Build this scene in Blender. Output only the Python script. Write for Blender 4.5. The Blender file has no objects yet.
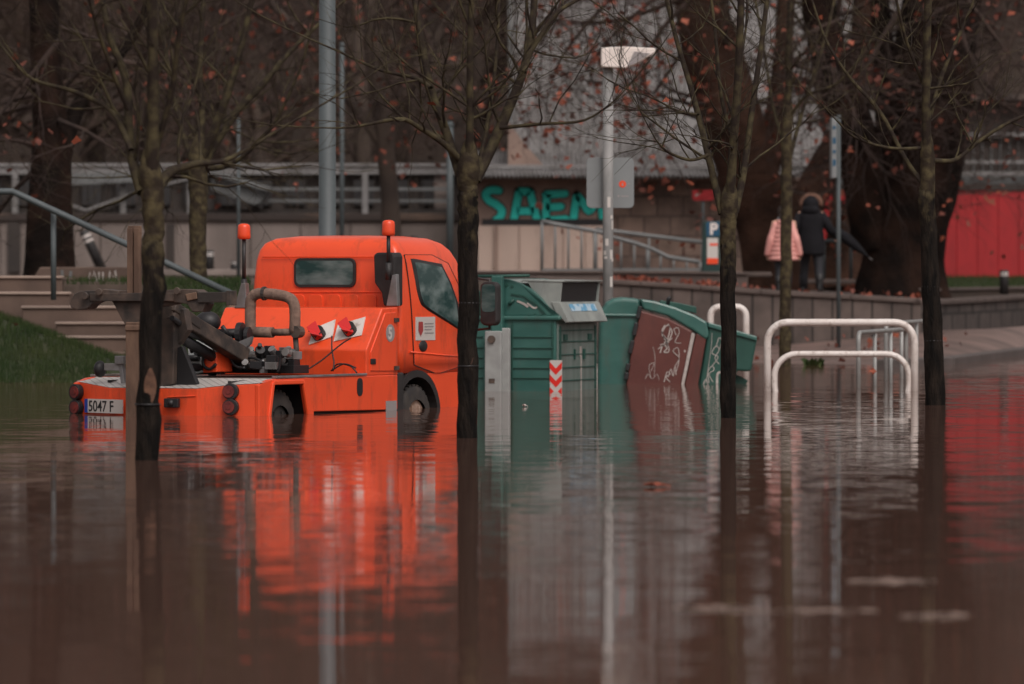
import bpy, math, random
from mathutils import Vector, Matrix, noise as mnoise
R = math.radians
rng = random.Random(7)
scene = bpy.context.scene
COL = scene.collection
F, HZ, HC = 6000.0, 270.0, 1.4        # focal length in pixels, horizon row, camera height over the water

def P(px, py, d):
    return Vector(((px-512)*d/F, d, HC-(py-HZ)*d/F))

# ------------------------------------------------------------------ materials
def new_mat(name):
    m = bpy.data.materials.new(name); m.use_nodes = True
    nt = m.node_tree
    return m, nt, nt.nodes['Principled BSDF']

def mat(name, c, rough=0.6, c2=None, scale=4.0, bump=0.0, bscale=None, metal=0.0, coat=0.0, stretch=None, contrast=(0.35, 0.65), spec=0.5, detail=6):
    m, nt, b = new_mat(name)
    b.inputs['Base Color'].default_value = (*c, 1)
    b.inputs['Roughness'].default_value = rough
    b.inputs['Metallic'].default_value = metal
    b.inputs['Coat Weight'].default_value = coat
    b.inputs['Specular IOR Level'].default_value = spec
    if c2 or bump:
        tc = nt.nodes.new('ShaderNodeTexCoord')
        mp = nt.nodes.new('ShaderNodeMapping')
        if stretch: mp.inputs['Scale'].default_value = stretch
        nt.links.new(tc.outputs['Object'], mp.inputs['Vector'])
    if c2:
        n = nt.nodes.new('ShaderNodeTexNoise'); n.inputs['Scale'].default_value = scale; n.inputs['Detail'].default_value = detail
        nt.links.new(mp.outputs['Vector'], n.inputs['Vector'])
        r = nt.nodes.new('ShaderNodeValToRGB')
        r.color_ramp.elements[0].position = contrast[0]; r.color_ramp.elements[0].color = (*c, 1)
        r.color_ramp.elements[1].position = contrast[1]; r.color_ramp.elements[1].color = (*c2, 1)
        nt.links.new(n.outputs['Fac'], r.inputs['Fac']); nt.links.new(r.outputs['Color'], b.inputs['Base Color'])
        rr = nt.nodes.new('ShaderNodeMapRange')
        rr.inputs['To Min'].default_value = max(0.02, rough-0.1); rr.inputs['To Max'].default_value = min(1, rough+0.15)
        nt.links.new(n.outputs['Fac'], rr.inputs['Value']); nt.links.new(rr.outputs['Result'], b.inputs['Roughness'])
    if bump:
        n2 = nt.nodes.new('ShaderNodeTexNoise'); n2.inputs['Scale'].default_value = bscale or scale*4; n2.inputs['Detail'].default_value = 8
        nt.links.new(mp.outputs['Vector'], n2.inputs['Vector'])
        bp = nt.nodes.new('ShaderNodeBump'); bp.inputs['Strength'].default_value = 0.6; bp.inputs['Distance'].default_value = bump
        nt.links.new(n2.outputs['Fac'], bp.inputs['Height']); nt.links.new(bp.outputs['Normal'], b.inputs['Normal'])
    return m

def brick_mat(name, c1, c2, mortar, bw, bh, rough=0.85, axis='xz', msize=0.02):
    m, nt, b = new_mat(name)
    tc = nt.nodes.new('ShaderNodeTexCoord'); sp = nt.nodes.new('ShaderNodeSeparateXYZ'); cb = nt.nodes.new('ShaderNodeCombineXYZ')
    nt.links.new(tc.outputs['Object'], sp.inputs[0])
    nt.links.new(sp.outputs[0], cb.inputs[0]); nt.links.new(sp.outputs[2 if axis == 'xz' else 1], cb.inputs[1])
    k = nt.nodes.new('ShaderNodeTexBrick'); k.inputs['Scale'].default_value = 1
    k.inputs['Brick Width'].default_value = bw; k.inputs['Row Height'].default_value = bh; k.inputs['Mortar Size'].default_value = msize
    k.inputs['Color1'].default_value = (*c1, 1); k.inputs['Color2'].default_value = (*c2, 1); k.inputs['Mortar'].default_value = (*mortar, 1)
    nt.links.new(cb.outputs[0], k.inputs['Vector'])
    n = nt.nodes.new('ShaderNodeTexNoise'); n.inputs['Scale'].default_value = 2.5; n.inputs['Detail'].default_value = 8
    nt.links.new(tc.outputs['Object'], n.inputs['Vector'])
    mx = nt.nodes.new('ShaderNodeMixRGB'); mx.blend_type = 'OVERLAY'; mx.inputs[0].default_value = 0.75
    nt.links.new(k.outputs['Color'], mx.inputs[1]); nt.links.new(n.outputs['Fac'], mx.inputs[2])
    nt.links.new(mx.outputs[0], b.inputs['Base Color'])
    b.inputs['Roughness'].default_value = rough
    bp = nt.nodes.new('ShaderNodeBump'); bp.inputs['Distance'].default_value = 0.02
    nt.links.new(k.outputs['Fac'], bp.inputs['Height']); bp.invert = True
    nt.links.new(bp.outputs['Normal'], b.inputs['Normal'])
    return m

M = {}
M['orange'] = mat('orange_paint', (0.93, 0.098, 0.028), 0.32, (0.82, 0.080, 0.022), 2.2, coat=0.3, contrast=(0.3, 0.75))
def add_grime(m, dirt, amount, sc=(2.2, 2.2, .7), pos=(.52, .74), fine=18):
    nt = m.node_tree; b = nt.nodes['Principled BSDF']; src = b.inputs['Base Color'].links[0].from_socket
    tc = nt.nodes.new('ShaderNodeTexCoord'); mp = nt.nodes.new('ShaderNodeMapping'); mp.inputs['Scale'].default_value = sc
    n = nt.nodes.new('ShaderNodeTexNoise'); n.inputs['Scale'].default_value = 2.2; n.inputs['Detail'].default_value = 10; n.inputs['Roughness'].default_value = .68
    r = nt.nodes.new('ShaderNodeMapRange'); r.inputs['From Min'].default_value = pos[0]; r.inputs['From Max'].default_value = pos[1]; r.inputs['To Max'].default_value = amount
    mx = nt.nodes.new('ShaderNodeMixRGB'); mx.inputs[2].default_value = (*dirt, 1)
    nt.links.new(tc.outputs['Object'], mp.inputs[0]); nt.links.new(mp.outputs[0], n.inputs['Vector']); nt.links.new(n.outputs['Fac'], r.inputs['Value'])
    nt.links.new(r.outputs[0], mx.inputs[0]); nt.links.new(src, mx.inputs[1]); nt.links.new(mx.outputs[0], b.inputs['Base Color'])
add_grime(M['orange'], (.20, .055, .03), .55)
M['black_plastic'] = mat('black_plastic', (0.018, 0.017, 0.018), 0.5, (0.03, 0.028, 0.028), 6)
M['rubber'] = mat('rubber', (0.022, 0.020, 0.020), 0.8, (0.05, 0.043, 0.038), 9)
M['steel_dark'] = mat('steel_dark', (0.040, 0.034, 0.031), 0.6, (0.13, 0.092, 0.072), 6, bump=.006, metal=0.1, contrast=(.40, .72))
M['steel'] = mat('steel', (0.32, 0.32, 0.33), 0.42, (0.2, 0.19, 0.18), 5, metal=0.6)
M['galv'] = mat('galvanised', (0.085, 0.104, 0.11), 0.55, (0.062, 0.077, 0.082), 3, metal=0.0, stretch=(1, 1, .25))
M['rust'] = mat('rust', (0.10, 0.060, 0.042), 0.8, (0.20, 0.125, 0.085), 6, bump=0.01, stretch=(1, 1, .3))
M['glass'] = mat('cab_glass', (0.025, 0.06, 0.058), 0.06, (0.20, 0.26, 0.255), 3.5, stretch=(.6, 1, 1.6), contrast=(.4, .7))  # dark interior and pale reflections painted into the pane colour
M['white'] = mat('white_paint', (0.78, 0.74, 0.71), 0.42, (0.64, 0.58, 0.54), 4)
add_grime(M['white'], (.26, .19, .15), .8, (5, 5, 2.5), (.54, .70))
M['red_lens'] = mat('red_lens', (0.20, 0.035, 0.03), 0.25, (0.11, .02, .02), 14)
M['red_plastic'] = mat('red_plastic', (0.62, 0.02, 0.02), 0.3)
M['beacon'] = mat('beacon_lens', (0.85, 0.08, 0.025), 0.25)
M['hose'] = mat('hose_wrap', (0.25, 0.165, 0.125), 0.9, (0.15, 0.10, 0.08), 14, bump=0.01)
M['pale_panel'] = mat('pale_panel', (0.55, 0.60, 0.60), 0.5, (0.42, 0.45, 0.45), 6)
M['plate'] = mat('plate_white', (0.58, 0.55, 0.52), 0.4)
M['plate_blue'] = mat('plate_blue', (0.02, 0.06, 0.35), 0.4)
M['ink'] = mat('ink_black', (0.015, 0.015, 0.017), 0.5)
M['crest'] = mat('crest_red', (0.35, 0.05, 0.05), 0.5)
M['inkgrey'] = mat('ink_grey', (0.3, 0.28, 0.28), 0.5)
M['hub'] = mat('hub_paint', (0.40, 0.29, 0.23), 0.7, (0.25, 0.15, 0.10), 12)
M['bin_green'] = mat('bin_green', (0.028, 0.105, 0.090), 0.30, (0.045, 0.140, 0.120), 2.0, coat=.2, stretch=(1, 1, 2))
add_grime(M['bin_green'], (.075, .085, .07), .7)
M['bin_green_dark'] = mat('bin_green_dark', (0.012, 0.062, 0.048), 0.5, (0.018, 0.08, 0.062), 3)
M['bin_grey'] = mat('bin_grey', (0.16, 0.20, 0.185), 0.5, (0.11, 0.155, 0.14), 4, stretch=(2, 2, .4))
M['bin_lidgrey'] = mat('bin_lid_grey', (0.30, 0.33, 0.31), 0.45, (0.22, 0.245, 0.235), 4)
M['bin_lifter'] = mat('bin_lifter', (0.36, 0.38, 0.37), 0.5, (0.27, 0.28, 0.275), 5)
M['bin_brown'] = mat('bin_brown', (0.090, 0.024, 0.019), 0.5, (0.125, 0.036, 0.028), 2.5)
add_grime(M['bin_brown'], (.05, .025, .02), .5)
add_grime(M['bin_grey'], (.07, .06, .05), .6)
add_grime(M['bin_lidgrey'], (.10, .09, .08), .6)
M['sticker_blue'] = mat('sticker_blue', (0.45, 0.6, 0.7), 0.4, (0.12, 0.35, 0.55), 9, contrast=(.45, .55))
M['chev_red'] = mat('chevron_red', (0.75, 0.03, 0.02), 0.4)
M['chalk'] = mat('graffiti_white', (0.50, 0.46, 0.43), 0.7, (.36, .32, .30), 12)
M['teal'] = mat('graffiti_teal', (0.016, 0.60, 0.51), 0.6, (0.03, 0.68, 0.60), 2)
M['gr_black'] = mat('graffiti_black', (0.02, 0.02, 0.022), 0.7)
M['bark'] = mat('young_bark', (0.030, 0.022, 0.015), 0.9, (0.088, 0.072, 0.038), 11, bump=0.02, bscale=26, contrast=(.40, .66), spec=.2)
M['bark2'] = mat('limb_bark', (0.026, 0.019, 0.015), 0.9, (0.084, 0.071, 0.038), 9, bump=0.006, contrast=(.42, .68), spec=.2)
M['twig'] = mat('twig_bark', (0.026, 0.016, 0.013), 0.9, (0.055, 0.034, 0.027), 4)
M['wrap'] = mat('trunk_wrap', (0.007, 0.0062, 0.006), 0.8, (0.020, 0.016, 0.014), 7, bump=0.03, stretch=(1, 1, .25), spec=.12)
M['bark_dark'] = mat('plane_bark', (0.010, 0.0072, 0.0062), 0.9, (0.034, 0.019, 0.014), 1.6, bump=0.08, bscale=5, contrast=(.42, .68), spec=.08)
M['bark_brown'] = mat('brown_bark', (0.026, 0.015, 0.011), 0.9, (0.075, 0.040, 0.028), 1.6, bump=0.08, bscale=6, spec=.1)
M['farbark'] = mat('far_bark', (0.038, 0.027, 0.022), 0.95, (0.085, 0.062, 0.048), .8)
M['fartwig'] = mat('far_twig', (0.044, 0.029, 0.023), 0.95, (0.095, 0.062, 0.047), .5)
M['leaf'] = mat('dry_leaf', (0.34, 0.085, 0.04), 0.7, (0.17, 0.04, 0.024), 3)
M['leaf_b'] = mat('dry_leaf_brown', (0.20, 0.055, 0.032), 0.7, (0.12, 0.035, 0.025), 3)
M['pave'] = mat('wet_pavement', (0.205, 0.140, 0.120), 0.5, (0.11, 0.078, 0.068), .9, bump=0.01, bscale=30)
M['kerb'] = mat('kerb_stone', (0.075, 0.065, 0.06), 0.6, (0.12, 0.10, 0.095), 2)
M['plaza'] = mat('plaza_paving', (0.16, 0.12, 0.105), 0.75, (0.10, 0.078, 0.068), 1.2)
M['soil'] = mat('soil', (0.06, 0.045, 0.036), 0.95, (0.09, 0.065, 0.05), 1.0, bump=.03)
M['grass'] = mat('grass_base', (0.020, 0.032, 0.011), 0.95, (0.038, 0.042, 0.016), 2.0, bump=.03)
M['blade'] = mat('grass_blade', (0.024, 0.046, 0.014), 0.85, (0.045, 0.060, 0.020), 1.5, spec=.2)
M['lamp_pole'] = mat('lamp_pole', (0.29, 0.29, 0.285), 0.6, (0.18, 0.183, 0.18), 5, stretch=(1, 1, .4))
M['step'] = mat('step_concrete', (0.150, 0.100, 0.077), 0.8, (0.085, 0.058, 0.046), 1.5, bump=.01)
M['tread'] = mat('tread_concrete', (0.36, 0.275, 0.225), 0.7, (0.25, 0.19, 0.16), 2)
M['conc'] = mat('wall_concrete', (0.25, 0.208, 0.188), 0.85, (0.12, 0.098, 0.088), .9, bump=.01, stretch=(1, 1, .22), contrast=(.38, .7))
M['conc_dirty'] = mat('coping_dirty', (0.045, 0.034, 0.030), 0.85, (0.16, 0.105, 0.075), 1.6, stretch=(.5, 1, 2.5), contrast=(.5, .72))
M['beige'] = mat('beige_panel', (0.58, 0.45, 0.38), 0.8, (0.47, 0.36, 0.305), .9, stretch=(1, 1, .3))
add_grime(M['beige'], (.22, .16, .13), .7, (1, 1, .3))
M['brownwall'] = mat('brown_wall', (0.22, 0.155, 0.13), 0.85, (0.32, 0.23, 0.19), 1.2)
M['whitemetal'] = mat('white_metal', (0.25, 0.245, 0.245), 0.5, (0.16, 0.155, 0.15), 1.5)
M['greymetal'] = mat('grey_metal', (0.17, 0.18, 0.18), 0.5, (0.12, 0.125, 0.125), 2)
M['sheet'] = mat('metal_sheet', (0.34, 0.335, 0.335), 0.5, (0.23, 0.225, 0.22), .5, stretch=(1, 1, .3))
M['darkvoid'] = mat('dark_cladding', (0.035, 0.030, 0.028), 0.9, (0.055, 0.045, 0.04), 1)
M['redwall'] = mat('red_cladding', (0.44, 0.018, 0.022), 0.6, (0.34, 0.014, 0.018), .7, stretch=(2, 1, .3))
add_grime(M['redwall'], (.14, .012, .014), .6, (1, 1, .25))
M['signgrey'] = mat('sign_back', (0.23, 0.25, 0.255), 0.5, (0.20, 0.215, 0.22), 2)
M['lampwhite'] = mat('lamp_white', (0.88, 0.80, 0.75), 0.45, (0.76, 0.69, 0.64), 5)
M['meter'] = mat('meter_green', (0.010, 0.035, 0.032), 0.5)
M['meter_blue'] = mat('meter_blue', (0.008, 0.075, 0.15), 0.4)
M['sign_red'] = mat('sign_red', (0.40, 0.025, 0.03), 0.5)
M['pink'] = mat('pink_puffer', (0.78, 0.38, 0.34), 0.7, (0.66, 0.29, 0.26), 8)
M['coat'] = mat('black_coat', (0.008, 0.008, 0.010), 0.85, (0.013, 0.013, 0.016), 8, spec=.2)
M['fur'] = mat('fur_trim', (0.11, 0.058, 0.038), 0.95, (0.19, 0.10, 0.07), 20, bump=.01, bscale=60)
M['skin'] = mat('skin', (0.52, 0.30, 0.22), 0.55)
M['hair'] = mat('hair', (0.03, 0.02, 0.016), 0.7)
M['jeans'] = mat('dark_trousers', (0.016, 0.017, 0.022), 0.8)
M['boot'] = mat('boot', (0.010, 0.010, 0.011), 0.5)
M['scarf'] = mat('scarf_grey', (0.28, 0.33, 0.35), 0.8)
M['barrier'] = mat('barrier_grey', (0.34, 0.345, 0.335), 0.45, (0.24, 0.245, 0.24), 4, metal=.2)

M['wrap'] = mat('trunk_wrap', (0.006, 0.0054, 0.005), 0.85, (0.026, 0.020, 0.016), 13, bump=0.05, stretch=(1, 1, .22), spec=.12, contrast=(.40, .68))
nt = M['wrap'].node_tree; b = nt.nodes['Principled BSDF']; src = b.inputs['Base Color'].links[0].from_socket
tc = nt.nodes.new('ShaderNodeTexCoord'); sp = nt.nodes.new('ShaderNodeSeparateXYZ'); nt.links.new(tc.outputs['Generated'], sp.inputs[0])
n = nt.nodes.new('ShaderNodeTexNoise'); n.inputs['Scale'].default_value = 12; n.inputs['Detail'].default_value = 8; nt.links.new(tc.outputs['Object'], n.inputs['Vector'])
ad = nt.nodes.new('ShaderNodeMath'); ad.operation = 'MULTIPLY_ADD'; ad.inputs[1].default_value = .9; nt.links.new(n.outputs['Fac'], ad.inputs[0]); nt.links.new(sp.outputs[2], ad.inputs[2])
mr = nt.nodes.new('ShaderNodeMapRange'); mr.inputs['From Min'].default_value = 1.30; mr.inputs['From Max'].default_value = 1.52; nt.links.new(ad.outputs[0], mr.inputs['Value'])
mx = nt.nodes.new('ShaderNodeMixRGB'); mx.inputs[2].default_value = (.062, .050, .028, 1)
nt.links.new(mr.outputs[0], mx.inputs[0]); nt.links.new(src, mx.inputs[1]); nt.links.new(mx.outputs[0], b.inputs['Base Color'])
M['wound'] = mat('bark_wound', (0.15, 0.075, 0.045), .85, (.06, .03, .02), 14, bump=.01)
# diamond plate
m, nt, b = new_mat('diamond_plate')
tc = nt.nodes.new('ShaderNodeTexCoord'); mp = nt.nodes.new('ShaderNodeMapping'); mp.inputs['Rotation'].default_value = (0, 0, R(45)); mp.inputs['Scale'].default_value = (15, 15, 15)
ck = nt.nodes.new('ShaderNodeTexBrick'); ck.inputs['Scale'].default_value = 1; ck.inputs['Mortar Size'].default_value = .1; ck.offset = 0
ck.inputs['Brick Width'].default_value = 1; ck.inputs['Row Height'].default_value = 1
ck.inputs['Color1'].default_value = (.66, .63, .60, 1); ck.inputs['Color2'].default_value = (.60, .57, .54, 1); ck.inputs['Mortar'].default_value = (.36, .34, .32, 1)
nt.links.new(tc.outputs['Object'], mp.inputs['Vector']); nt.links.new(mp.outputs[0], ck.inputs['Vector']); nt.links.new(ck.outputs['Color'], b.inputs['Base Color'])
b.inputs['Roughness'].default_value = .45; b.inputs['Metallic'].default_value = .15
M['diamond'] = m
M['retain'] = brick_mat('retaining_stone', (0.105, 0.080, 0.070), (0.078, 0.060, 0.053), (0.032, 0.025, 0.022), .34, 2.5, msize=.022)
M['retain_r'] = brick_mat('retaining_stone_small', (0.085, 0.068, 0.062), (0.06, 0.05, 0.046), (0.03, 0.025, 0.022), .35, .32, msize=.025)
M['cap'] = mat('stone_cap', (0.075, 0.056, 0.049), 0.8, (0.115, 0.088, 0.078), 2)
M['rubble'] = brick_mat('rubble_stone', (0.115, 0.080, 0.066), (0.21, 0.145, 0.115), (0.085, 0.06, 0.05), .55, .42, msize=.02)

# muddy flood water
m, nt, b = new_mat('flood_water')
b.inputs['Base Color'].default_value = (0.118, 0.064, 0.048, 1)
b.inputs['Roughness'].default_value = 0.03; b.inputs['IOR'].default_value = 1.33
geo = nt.nodes.new('ShaderNodeNewGeometry')
def wave(scale, sx, sy, slope):
    mp = nt.nodes.new('ShaderNodeMapping'); mp.inputs['Scale'].default_value = (sx, sy, 1)
    nt.links.new(geo.outputs['Position'], mp.inputs['Vector'])
    n = nt.nodes.new('ShaderNodeTexNoise'); n.inputs['Scale'].default_value = scale; n.inputs['Detail'].default_value = 3; n.inputs['Roughness'].default_value = .55
    nt.links.new(mp.outputs[0], n.inputs['Vector'])
    s = nt.nodes.new('ShaderNodeVectorMath'); s.operation = 'SUBTRACT'; s.inputs[1].default_value = (.5, .5, .5)
    nt.links.new(n.outputs['Color'], s.inputs[0])
    k = nt.nodes.new('ShaderNodeVectorMath'); k.operation = 'MULTIPLY'; k.inputs[1].default_value = (slope*.5, slope, 0)
    nt.links.new(s.outputs[0], k.inputs[0])
    return k
w1 = wave(1.0, 3.0, 9.0, .055)      # wavelets
w2 = wave(1.0, .30, 1.1, .016)     # slow swell
# calm and rippled patches
mpp = nt.nodes.new('ShaderNodeMapping'); mpp.inputs['Scale'].default_value = (.16, .22, 1)
nt.links.new(geo.outputs['Position'], mpp.inputs['Vector'])
pn = nt.nodes.new('ShaderNodeTexNoise'); pn.inputs['Scale'].default_value = 1; pn.inputs['Detail'].default_value = 2
nt.links.new(mpp.outputs[0], pn.inputs['Vector'])
pr = nt.nodes.new('ShaderNodeMapRange'); pr.inputs['From Min'].default_value = .35; pr.inputs['From Max'].default_value = .68; pr.inputs['To Min'].default_value = .45; pr.inputs['To Max'].default_value = 1.5
nt.links.new(pn.outputs['Fac'], pr.inputs['Value'])
# eddy round the white cycle stand: water running over its sunken bar
ds = nt.nodes.new('ShaderNodeVectorMath'); ds.operation = 'SUBTRACT'; ds.inputs[1].default_value = (3.75, 64.5, 0)
nt.links.new(geo.outputs['Position'], ds.inputs[0])
dm = nt.nodes.new('ShaderNodeVectorMath'); dm.operation = 'MULTIPLY'; dm.inputs[1].default_value = (1/1.0, 1/6.0, 0)
nt.links.new(ds.outputs[0], dm.inputs[0])
dl = nt.nodes.new('ShaderNodeVectorMath'); dl.operation = 'LENGTH'; nt.links.new(dm.outputs[0], dl.inputs[0])
er = nt.nodes.new('ShaderNodeMapRange'); er.inputs['From Min'].default_value = .7; er.inputs['From Max'].default_value = 1.25; er.inputs['To Min'].default_value = 1; er.inputs['To Max'].default_value = 0
nt.links.new(dl.outputs['Value'], er.inputs['Value'])
w3 = wave(1.0, 1.6, 2.6, .16)
sc3 = nt.nodes.new('ShaderNodeVectorMath'); sc3.operation = 'SCALE'; nt.links.new(w3.outputs[0], sc3.inputs[0]); nt.links.new(er.outputs[0], sc3.inputs['Scale'])
sc1 = nt.nodes.new('ShaderNodeVectorMath'); sc1.operation = 'SCALE'; nt.links.new(w1.outputs[0], sc1.inputs[0]); nt.links.new(pr.outputs[0], sc1.inputs['Scale'])
prev = sc1
for w in (w2, sc3):
    a = nt.nodes.new('ShaderNodeVectorMath'); a.operation = 'ADD'
    nt.links.new(prev.outputs[0], a.inputs[0]); nt.links.new(w.outputs[0], a.inputs[1]); prev = a
a = nt.nodes.new('ShaderNodeVectorMath'); a.operation = 'ADD'; a.inputs[1].default_value = (0, 0, 1)
nt.links.new(prev.outputs[0], a.inputs[0])
nz = nt.nodes.new('ShaderNodeVectorMath'); nz.operation = 'NORMALIZE'; nt.links.new(a.outputs[0], nz.inputs[0])
nt.links.new(nz.outputs[0], b.inputs['Normal'])
M['water'] = m

# ------------------------------------------------------------------ mesh helpers
class MB:
    def __init__(s): s.v = []; s.f = []; s.mi = []; s.sm = []
    def add(s, vs, fs, mi=0, smooth=False):
        o = len(s.v); s.v += [tuple(v) for v in vs]
        for f in fs: s.f.append(tuple(i+o for i in f)); s.mi.append(mi); s.sm.append(smooth)
        return s
    def box(s, c, size, rot=None, mi=0):
        x, y, z = [q/2 for q in size]
        vs = [Vector(p) for p in ((-x,-y,-z),(x,-y,-z),(x,y,-z),(-x,y,-z),(-x,-y,z),(x,-y,z),(x,y,z),(-x,y,z))]
        if rot is not None: vs = [rot @ v for v in vs]
        c = Vector(c)
        return s.add([v+c for v in vs], [(0,3,2,1),(4,5,6,7),(0,1,5,4),(1,2,6,5),(2,3,7,6),(3,0,4,7)], mi)
    def span(s, a, b, w, h, up=(0,0,1), mi=0):
        a = Vector(a); b = Vector(b); d = b-a; L = d.length; d.normalize()
        u = Vector(up); sd = d.cross(u)
        if sd.length < 1e-4: sd = d.cross(Vector((1,0,0)))
        sd.normalize(); u = sd.cross(d)
        rot = Matrix((sd, d, u)).transposed()
        return s.box((a+b)/2, (w, L, h), rot, mi)
    def tube(s, pts, r, n=8, mi=0, cap=True, smooth=True):
        pts = [Vector(p) for p in pts]; k = len(pts)
        rs = r if isinstance(r, (list, tuple)) else [r]*k
        vs = []; prev = None
        for i, p in enumerate(pts):
            t = (pts[min(i+1, k-1)]-pts[max(i-1, 0)])
            if t.length < 1e-9: t = Vector((0,0,1))
            t.normalize()
            if prev is None:
                a = Vector((1,0,0)) if abs(t.x) < .8 else Vector((0,1,0))
                u = t.cross(a).normalized()
            else:
                u = prev - t*prev.dot(t)
                if u.length < 1e-6: u = t.cross(Vector((1,0,0)))
                u.normalize()
            prev = u; w = t.cross(u)
            for j in range(n):
                an = 2*math.pi*j/n; vs.append(p+(u*math.cos(an)+w*math.sin(an))*rs[i])
        fs = [(i*n+j, i*n+(j+1)%n, (i+1)*n+(j+1)%n, (i+1)*n+j) for i in range(k-1) for j in range(n)]
        s.add(vs, fs, mi, smooth)
        if cap:
            o = len(s.v)-len(vs)
            s.f.append(tuple(o+j for j in reversed(range(n)))); s.mi.append(mi); s.sm.append(False)
            s.f.append(tuple(o+(k-1)*n+j for j in range(n))); s.mi.append(mi); s.sm.append(False)
        return s
    def prism(s, poly, fn, t0, t1, mi=0):
        # poly: 2-d outline; fn(u, v, t) -> 3-d point
        n = len(poly)
        vs = [fn(u, v, t0) for u, v in poly]+[fn(u, v, t1) for u, v in poly]
        fs = [tuple(range(n)), tuple(reversed(range(n, 2*n)))]+[(i, i+n, (i+1)%n+n, (i+1)%n) for i in range(n)]
        return s.add(vs, fs, mi)
    def disc(s, c, nrm, r, th, n=20, mi=0):
        c = Vector(c); nrm = Vector(nrm).normalized()
        return s.tube([c, c+nrm*th], r, n, mi, True, False)
    def ball(s, c, r, n=12, m=8, mi=0, sc=(1,1,1)):
        c = Vector(c); vs = []; fs = []
        for i in range(m+1):
            ph = math.pi*i/m
            for j in range(n):
                th = 2*math.pi*j/n
                vs.append(c+Vector((math.sin(ph)*math.cos(th)*sc[0], math.sin(ph)*math.sin(th)*sc[1], math.cos(ph)*sc[2]))*r)
        for i in range(m):
            for j in range(n): fs.append((i*n+j, (i+1)*n+j, (i+1)*n+(j+1)%n, i*n+(j+1)%n))
        return s.add(vs, fs, mi, True)
    def rings(s, rings, mi=0, smooth=True, cap0=True, cap1=True):
        n = len(rings[0]); k = len(rings)
        vs = [p for r in rings for p in r]
        fs = [(i*n+j, i*n+(j+1)%n, (i+1)*n+(j+1)%n, (i+1)*n+j) for i in range(k-1) for j in range(n)]
        s.add(vs, fs, mi, smooth); o = len(s.v)-len(vs)
        if cap0: s.f.append(tuple(o+j for j in reversed(range(n)))); s.mi.append(mi); s.sm.append(False)
        if cap1: s.f.append(tuple(o+(k-1)*n+j for j in range(n))); s.mi.append(mi); s.sm.append(smooth)
        return s
    def build(s, name, mats, parent=None, bevel=0, seg=2, recalc=True):
        me = bpy.data.meshes.new(name)
        me.from_pydata(s.v, [], s.f)
        if not isinstance(mats, (list, tuple)): mats = [mats]
        for mm in mats: me.materials.append(mm)
        me.polygons.foreach_set('material_index', s.mi); me.polygons.foreach_set('use_smooth', s.sm)
        me.validate(); me.update()
        if recalc:
            import bmesh
            bm = bmesh.new(); bm.from_mesh(me); bmesh.ops.recalc_face_normals(bm, faces=bm.faces); bm.to_mesh(me); bm.free()
        o = bpy.data.objects.new(name, me); COL.objects.link(o)
        if parent: o.parent = parent
        if bevel:
            bv = o.modifiers.new('bevel', 'BEVEL'); bv.width = bevel; bv.segments = seg; bv.limit_method = 'ANGLE'; bv.angle_limit = R(35)
            bv.harden_normals = False
        return o

def tag(o, label=None, cat=None, group=None, kind=None):
    if label: o['label'] = label
    if cat: o['category'] = cat
    if group: o['group'] = group
    if kind: o['kind'] = kind
    return o
def thing(name, label, cat, loc=(0,0,0), rz=0, group=None):
    o = bpy.data.objects.new(name, None); COL.objects.link(o); o.empty_display_size = .2
    o.location = loc; o.rotation_euler = (0, 0, rz)
    return tag(o, label, cat, group)
def copy_tree(o, parent=None):
    c = o.copy(); COL.objects.link(c)
    if parent: c.parent = parent
    for ch in list(o.children): copy_tree(ch, c)
    return c
def arc(c, r, a0, a1, n=6):
    return [(c[0]+r*math.cos(R(a0+(a1-a0)*i/n)), c[1]+r*math.sin(R(a0+(a1-a0)*i/n))) for i in range(n+1)]
def rrect(x0, z0, x1, z1, r, n=4):
    return arc((x1-r, z1-r), r, 0, 90, n)+arc((x0+r, z1-r), r, 90, 180, n)+arc((x0+r, z0+r), r, 180, 270, n)+arc((x1-r, z0+r), r, 270, 360, n)
def stroke(mb, pts, w, fn, th=.004, mi=0):
    # flat ribbon painted on a surface; fn(u, v, t) maps to 3-d
    pts = [Vector(p) for p in pts]; L = []; Rr = []
    for i, p in enumerate(pts):
        t = pts[min(i+1, len(pts)-1)]-pts[max(i-1, 0)]; t.normalize(); nn = Vector((-t.y, t.x))*(w/2)
        L.append(p+nn); Rr.append(p-nn)
    for i in range(len(pts)-1):
        q = [L[i], L[i+1], Rr[i+1], Rr[i]]
        mb.add([fn(a.x, a.y, th) for a in q], [(0,1,2,3)], mi)
    return mb
def smooth_line(pts, k=5):
    out = []; n = len(pts)
    for i in range(n-1):
        p0, p1, p2, p3 = [Vector(pts[max(0, min(n-1, i+q))]) for q in (-1, 0, 1, 2)]
        for j in range(k):
            t = j/k
            out.append(0.5*((2*p1)+(p2-p0)*t+(2*p0-5*p1+4*p2-p3)*t*t+(3*p1-p0-3*p2+p3)*t**3))
    out.append(Vector(pts[-1])); return out
def text_mesh(name, body, size, material, parent, mtx, ext=.001, bold=0, align='LEFT'):
    cu = bpy.data.curves.new(name, 'FONT'); cu.body = body; cu.size = size; cu.extrude = ext; cu.offset = bold; cu.align_x = align
    o = bpy.data.objects.new(name, cu); COL.objects.link(o)
    dg = bpy.context.evaluated_depsgraph_get(); me = bpy.data.meshes.new_from_object(o.evaluated_get(dg))
    bpy.data.objects.remove(o); me.materials.clear(); me.materials.append(material)
    me.transform(mtx)
    o = bpy.data.objects.new(name, me); COL.objects.link(o)
    if parent: o.parent = parent
    return o

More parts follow.
